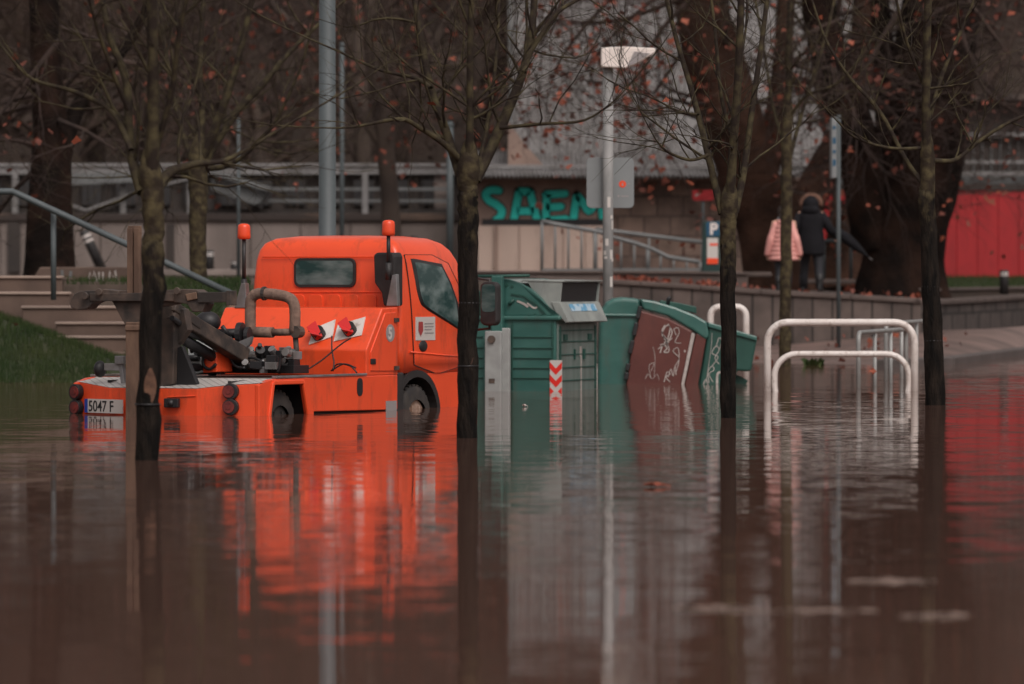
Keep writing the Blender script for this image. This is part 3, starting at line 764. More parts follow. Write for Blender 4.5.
# tow gear
tg = -.35
post = MB()
a, b_ = tl(136.5, 322, tg), tl(136.5, 470, tg)
post.box(((a.x+b_.x)/2, tg, (a.z-.35)/2), (.165, .14, a.z+.35))
post.box(tl(137, 328, tg-.04), (.22, .09, .05))
post.build('tow_mast', M['rust'], truck, bevel=.008)
st_ = MB()
for px in (131, 137.8):
    a, b_ = tl(px, 228, tg), tl(px, 300, tg)
    st_.span(a, b_, .055, .06)
st_.span(tl(128.5, 229.5, tg), tl(141, 229.5, tg), .03, .07)
st_.build('stanchion', M['rust'], truck, bevel=.005)
def plate(name, pts, t, th, material=M['steel_dark'], bev=.008):
    a = [tl(x, y, t) for x, y in pts]
    return MB().prism([(p.x, p.z) for p in a], rear, t, t+th).build(name, material, truck, bevel=bev)
plate('mast_head', [(107, 296), (118, 290.5), (176, 292), (176, 304), (152, 308), (150, 328), (127, 328), (122, 320), (113, 303)], tg+.02, .12)
plate('wheel_claw', [(69, 303), (74, 294), (80, 291), (92, 290.5), (103, 289), (118, 291), (118, 296), (105, 297), (92, 304), (87, 309), (78, 310), (71, 308)], tg-.03, .16)
plate('wheel_claw', [(164, 290), (182, 289), (196, 289.5), (204, 295), (206, 304), (202, 312), (192, 312), (187, 304), (164, 301)], tg-.03, .16)
ca = MB().span(tl(200, 297.5, tg), tl(231, 297, tg), .10, .10).box(tl(231.5, 298, tg), (.05, .12, .14))
ca.span(tl(92, 297, tg), tl(176, 297, tg), .09, .08)
for px, py in ((178, 291), (86, 296), (100, 292)): ca.disc(tl(px, py, tg-.06), (0, -1, 0), .035, .03, 12)
ca.build('cross_arm', M['steel_dark'], truck, bevel=.006)
plate('wheel_claw_pad', [(185, 294), (196, 292), (197, 299), (187, 301)], tg-.05, .02, M['rust'])
plate('lift_leg', [(156, 304), (172, 304), (174, 330), (173, 384), (151, 389), (153, 330)], -.02, .14)
plate('lift_leg', [(176, 348), (182, 346), (197, 384), (176, 386)], .05, .06, M['ink'])
bm_ = MB()
A_, B_ = tl(169, 311, .0), tl(243, 356, 1.15)
bm_.span(A_, B_, .15, .15, (0, 0, 1)); bm_.span(A_+Vector((0,0,.05)), A_+(B_-A_)*.35+Vector((0,0,.02)), .17, .10)
bm_.build('lift_boom', M['steel_dark'], truck, bevel=.012)
hy = MB()
hy.tube([tl(176, 335, .15), tl(222, 362, 1.0)], .055, 10).tube([tl(180, 330, .12), tl(205, 340, .6), tl(232, 352, 1.0)], .03, 8)
hy.tube([tl(185, 320, .3), tl(192, 352, .6)], .02, 6)
hy.build('hydraulic_ram', M['ink'], truck)
wn = MB()
wn.ball(tl(208, 322, 1.3), .12, 14, 10, 0, (1.1, 1, .9)).tube([tl(218, 334, 1.35), tl(249, 333, 1.5)], .05, 10).disc(tl(238, 334, 1.35), (1, .2, 0), .115, .05, 16).disc(tl(246, 336, 1.4), (1, .2, 0), .09, .04, 16)
wn.tube([tl(209, 330, 1.3), tl(210, 352, 1.3)], .04, 8)
wn.build('winch', M['ink'], truck)
fx = MB().add([tl(238, 342, 1.25), tl(252, 336, 1.25), tl(250, 344, 1.25), tl(240, 352, 1.25)], [(0,1,2,3)])
fx.v += [tuple(Vector(v)+Vector((0, .04, 0))) for v in fx.v]; fx.f += [(4,5,6,7)]; fx.mi.append(0); fx.sm.append(False)
fx.build('winch_guard', M['steel'], truck)
plate('oil_tank', [(187, 343), (203, 338), (206, 372), (190, 375)], .85, .35, M['pale_panel'])
plate('tank_end', [(202, 360), (216, 352), (217, 372), (203, 373)], .80, .30, M['orange'])
hs_ = MB()
hs_.tube([Vector(v) for v in [tl(x, y, .78) for x, y in smooth_line([(206, 352), (203, 358), (204, 366), (210, 369), (216, 364)], 4)]], .016, 6)
hs_.tube([tl(186, 358, .82), tl(199, 358, .82)], .03, 8)
r2 = random.Random(3)
for _ in range(10):
    x0, x1 = r2.uniform(185, 290), r2.uniform(185, 290); t_ = r2.uniform(1.0, 1.7)
    hs_.tube([tl(p.x, p.y, t_) for p in smooth_line([(x0, r2.uniform(356, 370)), ((x0*2+x1)/3, r2.uniform(350, 366)), ((x0+2*x1)/3, r2.uniform(350, 368)), (x1, 372)], 4)], r2.uniform(.010, .018), 5)
hs_.build('hydraulic_hose', M['ink'], truck)
MB().prism([(p.x, p.z) for p in (tl(172, 306, .1), tl(186, 309, .1), tl(190, 330, .1), tl(180, 345, .1), tl(173, 345, .1))], rear, .06, .16).build('boom_gusset', M['steel_dark'], truck, bevel=.008)
for a_, b_, r_, tt0, tt1 in (((172, 318), (214, 346), .026, -.1, .8), ((196, 352), (238, 364), .035, .7, 1.2), ((214, 345), (250, 352), .028, 1.0, 1.5), ((222, 326), (236, 345), .022, 1.2, 1.3), ((180, 366), (214, 369), .04, .5, 1.0)):
    MB().tube([tl(*a_, tt0), tl(*a_, tt0).lerp(tl(*b_, tt1), .55)], r_, 10).tube([tl(*a_, tt0).lerp(tl(*b_, tt1), .5), tl(*b_, tt1)], r_*.6, 8).build('control_rod', M['ink'], truck)
for px, py, tt, r_ in ((221, 348, 1.1, .075), (233, 357, 1.2, .06), (252, 360, 1.4, .055), (277, 358, 1.5, .06), (268, 363, 1.3, .05)):
    c = tl(px, py, tt); MB().disc(c, (.6, -1, .1), r_, .10, 16).disc(c, (.6, -1, .1), r_*.5, .13, 12).build('pulley', M['steel_dark'], truck, bevel=.006)
ch_ = MB()
for k in range(14):
    c = tl(238+1.2*k, 356+10*math.sin(k/13*math.pi)+k*.5, 1.15+.02*k); ch_.ball(c, .020, 8, 6, 0, (1.2, .6, .7))
ch_.build('chain', M['steel'], truck)
# valve bank of small castings
vb = MB()
for i in range(80):
    px = r2.uniform(212, 297); py = r2.uniform(351, 371)+max(0, (236-px)*.08); t_ = r2.uniform(1.05, 1.75)
    k = r2.random(); c = tl(px, py, t_); mi = 0 if r2.random() < .5 else 1
    if k < .45: vb.box(c, (r2.uniform(.04, .13), r2.uniform(.05, .15), r2.uniform(.04, .11)), Matrix.Rotation(r2.uniform(-.3, .3), 3, 'Z'), mi)
    elif k < .8: vb.disc(c, (r2.uniform(-1, 1), -1, r2.uniform(-.3, 1)), r2.uniform(.02, .05), r2.uniform(.05, .16), 10, mi)
    else: vb.ball(c, r2.uniform(.03, .055), 8, 6, mi)
vb.box(tl(240, 366, 1.4), (.9, .3, .06), None, 1).box(tl(262, 369, 1.5), (.9, .3, .08), None, 0)
vb.build('valve_bank', [M['ink'], M['steel']], truck, bevel=.004)
c = tl(100, 369, .0)
wl = MB().ball(c, .075, 14, 10, 0, (.8, 1, 1.1)).build('work_lamp', M['ink'], truck)
MB().span(c+Vector((.05, 0, .02)), tl(122, 367, .05), .04, .07).span(tl(121, 358, .05), tl(124, 383, .05), .06, .04).box(tl(121, 360, .03), (.1, .08, .08)).build('lamp_arm', M['steel'], wl, bevel=.005)
# mirrors on arms out from the front pillars
for sgn in (1, -1):
    pa, pb_ = (478.5, 281), (492, 326)
    x_, t_ = sgn*1.14, 4.52
    zt_, zb_ = 1.28, .83
    mo = MB().prism(rrect(x_-.10, zb_, x_+.10, zt_, .06), rear, t_, t_+.10).build('mirror', M['black_plastic'], truck, bevel=.02)
    MB().prism(rrect(x_-.078, zb_+.14, x_+.078, zt_-.025, .045), rear, t_-.004, t_+.01).build('mirror_glass', M['glass'], mo)
    MB().tube([(sgn*.80, 4.55, 1.34), (sgn*1.12, 4.58, 1.30), (sgn*1.14, 4.58, 1.05), (sgn*1.12, 4.58, .80), (sgn*.86, 4.68, .78)], .015, 6).build('mirror_arm', M['black_plastic'], mo)

# ------------------------------------------------------------------ containers
b1 = thing('waste_container', 'upright dark green container with a gaping grey hood and red white chevron', 'container', (.496, 69.2, 0), R(-19))
lx = lambda px, y=0: (px-555)/82.0
lz = lambda py: 1.4-(py-270)*69.3/6000
W1 = 1.5
MB().prism([(-1.05, -.42), (0, -.42), (.012, .84), (-1.05, .84)], lambda u, v, t: Vector((u, t, v)), 0, W1).build('body', M['bin_green'], b1, bevel=.02)
MB().box((-.51, W1/2, .845), (1.16, W1+.07, .055)).build('rim', M['bin_green'], b1, bevel=.02)
rb = MB()
for py in (337, 348, 358, 368, 378):
    z = lz(py)
    rb.box((-.265, -.004, z), (.50, .02, .016)); rb.box((-.96, -.004, z), (.17, .02, .016))
for x in (-.03, -.52): rb.box((x, -.004, .42), (.02, .016, .80))
rb.build('side_rib', M['bin_green_dark'], b1, bevel=.004)
fp = MB().box((.016, W1/2, .38), (.02, W1-.06, .80)).build('front_panel', M['bin_grey'], b1, bevel=.006)
sm = MB()
for z in (.12, .27, .42, .57, .70): sm.box((.03, W1/2, z), (.012, W1-.12, .012))
for y in (.10, 1.40): sm.box((.03, y, .38), (.014, .05, .74))
for y in (.28, 1.18): sm.box((.034, y, .62), (.02, .12, .07))
for y in (.62, .95, .98): sm.box((.034, y, .42), (.02, .03, .12))
sm.build('panel_seam', M['bin_green_dark'], fp)
MB().box((.032, .86, .20), (.006, .03, .62)).box((.032, .84, .45), (.006, .05, .12)).box((.02, 1.46, .10), (.03, .018, .40)).build('paint_drip', M['chalk'], fp)
# lid: arched cheeks, pale top, hood with a dark mouth, sloping apron with a sticker
prof = [(-.62, .872), (-.62, 1.30)]+[(lx(x), lz(y)) for x, y in ((509, 279.5), (520, 283), (531, 289), (541, 298), (549, 308), (556, 318))]+[(.03, .872)]
fxz = lambda u, v, t: Vector((u, t, v))
MB().prism(prof, fxz, .01, .07).build('lid_cheek', M['bin_green'], b1, bevel=.012)
MB().prism(prof, fxz, W1-.07, W1-.01).build('lid_cheek', M['bin_green'], b1, bevel=.012)
ar = MB()
inner = [(lx(x), lz(y)) for x, y in ((511, 294), (524, 296), (536, 304), (545, 314), (548, 319))]
for p, q in zip(inner[:-1], inner[1:]): ar.span((p[0], .006, p[1]), (q[0], .006, q[1]), .018, .02)
ar.tube([(-.50, .0, 1.06), (-.56, -.01, 1.0)], .02, 6)
for px, py in ((506.5, 285), (512, 286), (551, 316), (535, 315)): ar.disc((lx(px), .01, lz(py)), (0, -1, 0), .018, .012, 8)
ar.build('cheek_moulding', M['bin_green_dark'], b1)
sc_ = MB()
stroke(sc_, smooth_line([(lx(517), lz(301)), (lx(524), lz(304)), (lx(528), lz(307))], 4), .025, lambda u, v, t: Vector((u, .008-t, v)))
stroke(sc_, smooth_line([(lx(527), lz(303)), (lx(534), lz(308)), (lx(538), lz(306))], 4), .02, lambda u, v, t: Vector((u, .008-t, v)))
sc_.build('graffiti', M['chalk'], b1, recalc=False)
arcp = prof[1:-1]
top = MB()
for (x0, z0), (x1, z1) in zip(arcp[:-1], arcp[1:]):
    top.add([(x0, .05, z0-.006), (x1, .05, z1-.006), (x1, W1-.05, z1-.006), (x0, W1-.05, z0-.006)], [(0,1,2,3)], 0, True)
top.build('lid_top', M['bin_lidgrey'], b1)
MB().box((-.64, W1/2, 1.08), (.05, W1-.04, .44)).build('lid_back', M['bin_green'], b1, bevel=.01)
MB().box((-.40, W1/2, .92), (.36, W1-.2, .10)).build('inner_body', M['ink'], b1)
y0, y1 = .06, 1.45
hood = MB()
hp = [(-.36, 1.275), (.07, 1.262), (.05, 1.03), (-.03, .90), (-.16, 1.05), (-.29, 1.16)]
hood.prism(hp, fxz, y0-.012, y0+.012).prism(hp, fxz, y1-.012, y1+.012)
hood.prism([(-.45, 1.268), (-.40, 1.290), (.10, 1.277), (.09, 1.258)], fxz, y0-.02, y1+.02)
hood.build('hood', M['bin_lidgrey'], b1, bevel=.006)
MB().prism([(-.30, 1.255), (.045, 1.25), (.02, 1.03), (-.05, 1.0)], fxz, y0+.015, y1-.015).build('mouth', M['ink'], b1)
MB().prism([(-.06, 1.035), (.05, 1.03), (.16, .80), (.12, .79), (.0, .9)], fxz, .03, W1-.02).build('apron', M['bin_lidgrey'], b1, bevel=.008)
e0, e1 = Vector((.05, 0, 1.03)), Vector((.16, 0, .80)); ed = (e1-e0).normalized(); en = Vector((-ed.z, 0, ed.x))
en = en if en.x > 0 else -en
sk = MB(); 
for v0, v1, yy0, yy1 in ((.03, .12, .30, 1.25),):
    sk.prism([(yy0, v0), (yy1, v0), (yy1, v1), (yy0, v1)], lambda u, v, t: e0+ed*v+Vector((0, u, 0))+en*t, .001, .006)
sk.build('sticker', M['sticker_blue'], b1)
# lifting gear on the side
MB().box((lx(499.5), -.055, .97), (.135, .10, .72)).build('lift_post', M['bin_green'], b1, bevel=.012)
lb = MB().box((lx(497), -.10, .28), (.20, .10, .83)).box((lx(508), -.07, .30), (.10, .06, .86)).build('lift_bracket', M['bin_lifter'], b1, bevel=.012)
MB().disc((lx(496), -.15, .60), (0, -1, 0), .045, .03, 14).box((lx(496), -.152, .12), (.07, .01, .05)).build('bracket_fitting', M['steel_dark'], lb)
MB().tube([(-1.05, -.03, 1.325), (-.3, -.03, 1.335)], .018, 8).tube([(-1.02, -.03, 1.325), (-1.02, .1, .87)], .018, 8).build('lid_bar', M['bin_green_dark'], b1)
MB().prism([(-1.05, .872), (-1.0, 1.15), (-.66, 1.22), (-.66, .872)], fxz, .05, W1-.05).build('rear_lid', M['bin_green_dark'], b1, bevel=.02)
ch = MB(); cx0, cx1 = lx(550.5), lx(562.5)
cz0, cz1 = -.1, lz(360)
ch.box(((cx0+cx1)/2, -.018, (cz0+cz1)/2), (cx1-cx0, .012, cz1-cz0))
for k in range(4):
    z = cz1-.02-k*.145; wv = cx1-cx0
    for s_ in (0, 1):
        xa = cx0 if s_ == 0 else (cx0+cx1)/2
        za, zb_ = (z, z-.075) if s_ == 0 else (z-.075, z)
        v = [(xa, -.026, za), (xa+wv/2, -.026, zb_), (xa+wv/2, -.026, max(zb_-.075, cz0)), (xa, -.026, max(za-.075, cz0))]
        ch.add(v, [(0,1,2,3)], 1)
ch.build('chevron_plate', [M['plate'], M['chev_red']], b1, recalc=False)

# the toppled container
DB = 73.6
b2 = thing('waste_container', 'toppled green container with graffitied brown lid, half sunk in the water', 'container', ((670-512)*DB/F, DB, 0))
qx = lambda px: (px-670)*DB/F
qz = lambda py: HC-(py-HZ)*DB/F
q2f = lambda u, v, t: Vector((u, t, v))
body = [(597, 415), (598, 360), (599.5, 325), (601.5, 310), (606, 302.5), (613, 298.5), (622, 297.3), (640, 298.8), (643, 315), (634, 350), (626, 415)]
MB().prism([(qx(x), qz(y)) for x, y in body], q2f, .03, 1.02).build('hopper', M['bin_green'], b2, bevel=.05, seg=4)
bd = MB().span((qx(598.5), .012, qz(315)), (qx(638), .012, qz(315.5)), .03, .035, (0, 0, 1))
bd.build('hopper_moulding', M['bin_green'], b2, bevel=.012)
spine = [(640, 298.8), (655, 301), (675, 307), (695, 315), (707, 322), (709, 336), (706, 340), (694, 331), (668, 316), (643, 309.5)]
MB().prism([(qx(x), qz(y)) for x, y in spine], q2f, -.03, 1.06).build('top_rail', M['bin_green'], b2, bevel=.025)
core = [(643, 311), (706, 337), (702, 415), (628, 415)]
MB().prism([(qx(x), qz(y)) for x, y in core], q2f, .06, 1.0).build('carcass', M['bin_green_dark'], b2)
lid2 = [(640.5, 310.5), (668, 318.5), (692.5, 331.5), (688, 352), (681, 385), (676, 415), (622, 415), (631, 352)]
ld2 = MB().prism([(qx(x), qz(y)) for x, y in lid2], q2f, -.03, .08).build('lid', M['bin_brown'], b2, bevel=.018)
fl2 = [(696, 333), (706.5, 337.5), (698, 385), (692, 415), (680, 415), (684.5, 385)]
MB().prism([(qx(x), qz(y)) for x, y in fl2], q2f, -.015, .08).build('flap', M['bin_brown'], b2, bevel=.014)
MB().prism([(qx(x), qz(y)) for x, y in ((691.5, 332.5), (695, 334), (684, 385), (676, 415), (672.5, 415), (681, 384))], q2f, -.042, .05).build('edge_strip', M['chalk'], b2, bevel=.006)
hpts = [(639.5, 309.5), (635, 330), (630, 352), (625, 385)]
for k in range(12):
    t = k/11*2.999; i = int(t); f_ = t-i
    x = hpts[i][0]+(hpts[i+1][0]-hpts[i][0])*f_; y = hpts[i][1]+(hpts[i+1][1]-hpts[i][1])*f_
    if k % 3 != 2: MB().box((qx(x), -.03, qz(y)), (.05, .05, .085), Matrix.Rotation(R(12), 3, 'Y')).build('hinge', M['ink'], b2, bevel=.006)
tail = [(709, 324), (730, 330), (756, 337.5), (757, 340), (751, 371), (746, 371.5), (737, 370.5), (735, 380), (739, 415), (695, 415), (705, 350)]
MB().prism([(qx(x), qz(y)) for x, y in tail], q2f, .0, .96).build('base', M['bin_green_dark'], b2, bevel=.025)
MB().prism([(qx(x), qz(y)) for x, y in ((708, 322), (732, 329), (757, 336.5), (756.5, 341), (730, 333.5), (708, 327))], q2f, -.03, 1.0).build('base_lip', M['bin_green'], b2, bevel=.012)
MB().prism([(qx(x), qz(y)) for x, y in ((728, 372), (742, 377), (749, 381), (744, 388), (722, 388))], q2f, .2, .8).build('castor_bracket', M['bin_green_dark'], b2, bevel=.01)
MB().prism([(qx(x), qz(y)) for x, y in ((661, 300.5), (680, 303), (698, 307), (698, 314), (680, 309.5), (662, 304))], q2f, .6, .95).build('rear_flap', M['bin_green_dark'], b2, bevel=.01)
MB().tube([(qx(668), .2, qz(305)), (qx(669), .2, qz(298.5)), (qx(671), .2, qz(297.3))], .025, 8).build('lift_peg', M['ink'], b2)
gf = lambda off: (lambda u, v, t: Vector((qx(u), off-t, qz(v))))
gr = MB()
def scr(pts, wd=1.1, off=-.031): stroke(gr, smooth_line(pts, 5), wd, gf(off))
scr([(660, 353), (663, 345), (667, 348), (664, 352), (669, 351), (666, 340), (662, 334), (666, 326), (670, 327), (668, 337), (664, 343)], 1.1)
scr([(658, 349), (666, 343), (672, 338)], .9); scr([(660, 345), (669, 342)], .9)
scr([(665, 325), (662, 332), (668, 346)], 1.0); scr([(668, 324), (672, 332), (668, 340), (664, 336)], 1.0)
scr([(676, 335), (674, 329), (678, 328), (679, 333), (675, 342), (681, 343)], .7)
scr([(664, 382), (667, 372), (670, 374), (666, 377), (670, 382)], .8); scr([(668, 377), (671, 369), (673, 376), (675, 366), (676, 375)], .8)
scr([(675, 366), (679, 358), (673, 351), (678, 348), (679, 360), (676, 372)], .7)
scr([(651, 378), (649, 366), (654, 363), (651, 371)], .5); scr([(654, 376), (655, 358), (653, 347)], .4); scr([(645, 379), (648, 374), (652, 379), (657, 374), (659, 380)], .4)
scr([(684.5, 350), (685, 352)], 1.4)
gr.build('graffiti', M['chalk'], ld2, recalc=False)
gr = MB()
scr([(709, 383), (708, 372), (712, 366), (714, 370), (709, 374), (713, 382)], .8, -.001); scr([(712, 366), (718, 357), (712, 353), (716, 346), (719, 350), (715, 358), (719, 364)], .8, -.001)
scr([(716, 347), (719, 338), (722, 341), (719, 350)], .8, -.001); scr([(706, 383), (711, 349), (712, 333)], .5, -.001); scr([(703.5, 384), (706, 379), (708, 384)], .8, -.001)
scr([(717, 384), (717.5, 374), (721, 372)], 2.2, -.001)
gr.build('graffiti', M['chalk'], b2, recalc=False)

# ------------------------------------------------------------------ stands and barriers
def hoop_pts(x0, x1, ztop, zbot, r, n=6):
    return [(x0, zbot)]+list(reversed(arc((x0+r, ztop-r), r, 90, 180, n)))[0:0]+[p for p in arc((x0+r, ztop-r), r, 180, 90, n)]+[p for p in arc((x1-r, ztop-r), r, 90, 0, n)]+[(x1, zbot)]
DR = 69.4
rk = thing('cycle_stand', 'large white tubular stand with a second rail inside it, rising from rippled water', 'cycle stand', ((841-512)*DR/F, DR, 0), 0)
wx = lambda px: (px-841)*DR/F
wz = lambda py: HC-(py-HZ)*DR/F
MB().tube([(x, 0, z) for x, z in hoop_pts(wx(767.5), wx(914.5), wz(322.5), -.45, .23)], .042, 12).build('outer_hoop', M['white'], rk)
rr = .26; x0, x1, zt_, zb_ = wx(774.5), wx(909), wz(354), -.20
ip = arc((x0+rr, zt_-rr), rr, 180, 90, 7)+arc((x1-rr, zt_-rr), rr, 90, 0, 7)+arc((x1-rr, zb_+rr), rr, 0, -90, 7)+arc((x0+rr, zb_+rr), rr, 270, 180, 7)
ip.append(ip[0])
MB().tube([(x, .02, z) for x, z in ip], .036, 12, 0, False).build('inner_rail', M['white'], rk)
DR3 = 77.0
rk3 = thing('cycle_stand', 'small white hoop standing in the water behind the toppled container', 'cycle stand', ((728.5-512)*DR3/F, DR3, 0), 0)
wz3 = lambda py: HC-(py-HZ)*DR3/F
MB().tube([(x, 0, z) for x, z in hoop_pts((710.5-728.5)*DR3/F, (746-728.5)*DR3/F, wz3(307), -.4, .12)], .043, 12).build('hoop', M['white'], rk3)
def barrier(pa, pb, za, zb, nb, label):
    # pa, pb: (px, d) of the two end legs
    A = Vector(((pa[0]-512)*pa[1]/F, pa[1], 0)); B = Vector(((pb[0]-512)*pb[1]/F, pb[1], 0))
    t = thing('crowd_barrier', label, 'barrier', A, math.atan2(B.y-A.y, B.x-A.x), 'grey barriers behind the white cycle stand')
    L = (B-A).length
    r = .12
    MB().tube([(x, 0, z) for x, z in hoop_pts(0, L, za, -.45, r)], .028, 10).build('frame', M['barrier'], t)
    for k in range(1, nb):
        MB().tube([(L*k/nb, 0, -.4), (L*k/nb, 0, za)], .024, 8).build('bar', M['barrier'], t)
barrier((858.5, 71.3), (906, 75.6), .655, .7, 3, 'pale grey barred barrier just behind the white cycle stand')
barrier((886, 75.8), (931, 80.5), .72, .7, 3, 'pale grey barrier receding behind the slim wrapped tree')

# ------------------------------------------------------------------ posts, lamps, signs
def at(px, d, z=0): return Vector(((px-512)*d/F, d, z))
D = 76.0
lamp = thing('street_lamp', 'low grey street lamp with boxy white head beside the green container', 'street lamp', at(608, D, -.45))
hz_ = lambda py, d: HC-(py-HZ)*d/F
MB().tube([(0,0,0), (0,0,hz_(60, D)+.45)], .066, 16).build('pole', M['lamp_pole'], lamp)
z0 = hz_(48, D)+.45
u = D/F
hp = [(-7*u, -0.0), (-7*u, -19.5*u), (17*u, -20.5*u), (27*u, -17*u), (47*u, -5*u), (47*u, -.6*u), (17*u, 1.0*u)]
lh = MB().prism([(x, z0+z) for x, z in hp], lambda a, b_, t: Vector((a, t, b_)), -.17, .17).build('lamp_head', M['lampwhite'], lamp, bevel=.015)
MB().add([(19*u, -.175, z0-18.6*u), (28*u, -.175, z0-15.6*u), (42*u, -.175, z0-6*u), (26*u, -.175, z0-4*u)], [(0,1,2,3)]).build('lamp_glass', M['inkgrey'], lh)
stk = MB()
r2 = random.Random(5)
for k in range(9):
    z = hz_(r2.uniform(205, 292), D)+.45; a0 = r2.uniform(-150, -40); hgt = r2.uniform(.03, .14)
    pts = [(.0675*math.cos(R(a0+q*12)), .0675*math.sin(R(a0+q*12))) for q in range(4)]
    for p, q in zip(pts[:-1], pts[1:]): stk.add([(p[0], p[1], z), (q[0], q[1], z), (q[0], q[1], z+hgt), (p[0], p[1], z+hgt)], [(0,1,2,3)])
stk.build('sticker', M['plate'], lamp, recalc=False)
sg = thing('road_sign', 'grey back of a square road sign fixed to the low street lamp pole', 'sign', at(610.5, D+.09, 0))
sx0, sx1, sz0, sz1 = (586.5-610.5)*u, (634-610.5)*u, hz_(208, D), hz_(157.5, D)
MB().prism(rrect(sx0, sz0, sx1, sz1, .06), lambda a, b_, t: Vector((a, t, b_)), 0, .03).build('panel', M['signgrey'], sg, bevel=.004)
em = MB(); c = ((622.5-610.5)*u, hz_(184, D))
em.disc((c[0], -.001, c[1]), (0, -1, 0), .045, .003, 16, 0)
em.add([(c[0]-.012, -.006, c[1]-.02), (c[0]+.012, -.006, c[1]-.02), (c[0], -.006, c[1]+.03)], [(0,1,2)], 1)
c2 = ((618.5-610.5)*u, hz_(196, D)); em.disc((c2[0], -.001, c2[1]), (0, -1, 0), .016, .003, 10, 1)
em.add([(c2[0]+.03, -.002, c2[1]-.01), (c2[0]+.13, -.002, c2[1]-.01), (c2[0]+.13, -.002, c2[1]+.008), (c2[0]+.03, -.002, c2[1]+.008)], [(0,1,2,3)], 1)
em.add([(c[0]+.065, -.002, c[1]), (c[0]+.10, -.002, c[1]), (c[0]+.10, -.002, c[1]+.012), (c[0]+.065, -.002, c[1]+.012)], [(0,1,2,3)], 1)
em.build('maker_mark', [M['beacon'], M['inkgrey']], sg)
MB().box((0, .045, sz0+.1), (.3, .03, .04)).box((0, .045, sz1-.1), (.3, .03, .04)).build('bracket', M['galv'], sg)

D = 70.0
tp = thing('lighting_column', 'tall thick grey steel column rising behind the orange cab', 'pole', at(327.3, D, -.45))
MB().tube([(0,0,0), (0,0,1.0), (0,0,1.02), (0,0,9.5)], [.12, .12, .104, .085], 20).build('shaft', M['galv'], tp)
MB().box((0, -.10, .75), (.11, .04, .4)).build('hatch', M['galv'], tp, bevel=.01)
MB().tube([(0,0,9.3), (0,.1,9.6), (.5,-.3,9.8), (1.1,-.7,9.85)], .05, 8).box((1.35, -.9, 9.85), (.6, .28, .12), Matrix.Rotation(R(-34), 3, 'Z')).build('lamp_head', M['galv'], tp, bevel=.02)
for px, d, zt_, rr_, lab in ((342, 112, 5.6, .045, 'thin grey post just right of the thick column'), (450, 116, 4.2, .07, 'short grey post behind the forked middle tree'), (238.5, 100, 3.9, .03, 'slender grey post above the left orange beacon')):
    o = thing('slim_post', lab, 'post', at(px, d, 1.2))
    MB().tube([(0,0,0), (0,0,zt_-1.2)], rr_, 10).build('shaft', M['galv'], o)
    MB().disc((0,0,0), (0,0,1), rr_*2.2, .02, 12).build('foot_plate', M['galv'], o)
    MB().ball((0,0,zt_-1.2), rr_*1.15, 10, 6).build('cap', M['galv'], o)
D = 97.0
o = thing('sign_post', 'slim grey post carrying a narrow sign seen edge on, beside the walking adult', 'sign post', at(838.5, D, .1))
MB().tube([(0,0,0), (0,0,hz_(115, D)-.1)], .036, 10).build('post', M['galv'], o)
a = MB().box((-.085, .0, hz_(148, D)-.1), (.085, .6, .98)).build('panel', M['signgrey'], o, bevel=.01)
mk = MB()
for k, py in enumerate((128, 141, 152, 163)): mk.box((-.085, -.302, hz_(py, D)-.1), (.05, .005, .10 if k % 2 else .05))
mk.build('panel_print', M['meter_blue'], a)
D = 105.5
o = thing('parking_meter', 'dark green parking ticket machine with a blue P panel beside the slim tree', 'parking meter', at(712, D, 1.33))
z = lambda py: hz_(py, D)-1.33
x = lambda px: (px-712)*D/F
MB().prism([(x(702), 0), (x(721), 0), (x(721), z(221)), (x(705), z(221)), (x(703), z(224))], lambda a, b_, t: Vector((a, t, b_)), 0, .30).build('cabinet', M['meter'], o, bevel=.015)
bp_ = MB().box((x(713), -.006, z(229)), (x(719.5)-x(706.5), .012, z(222)-z(236))).build('blue_panel', M['meter_blue'], o)
mtx = Matrix.Translation((x(709.6), -.016, z(234))) @ Matrix(((1,0,0),(0,0,-1),(0,1,0))).to_4x4()
text_mesh('letter', 'P', .27, M['white'], bp_, mtx, .002, .012)
wp = MB().box((x(712.5), -.006, z(251)), (x(718)-x(707), .012, z(238)-z(264))).build('instruction_panel', M['plate'], o)
MB().box((x(713.8), -.014, z(244.5)), (x(718)-x(710), .004, .04)).build('red_band', M['beacon'], wp); MB().box((x(712.5), -.014, z(261)), (x(718)-x(707.3), .004, .10)).build('red_band', M['beacon'], wp)
D = 118.0
o = thing('no_entry_sign', 'small red sign on a thin grey post left of the parking machine', 'sign', at(703, D, 1.2))
MB().tube([(0,.03,0), (0,.03,hz_(190, D)-1.2)], .028, 8).build('post', M['galv'], o)
z = lambda py: hz_(py, D)-1.2
pa_ = MB().prism(rrect(-.21, z(200.5), .21, z(190), .03), lambda a, b_, t: Vector((a, t, b_)), -.02, 0).build('panel', M['sign_red'], o)
MB().add([(-.15, -.024, z(197)), (-.05, -.024, z(193.5)), (-.05, -.024, z(192.5)), (-.15, -.024, z(194))], [(0,1,2,3)]).build('mark', M['chalk'], pa_)

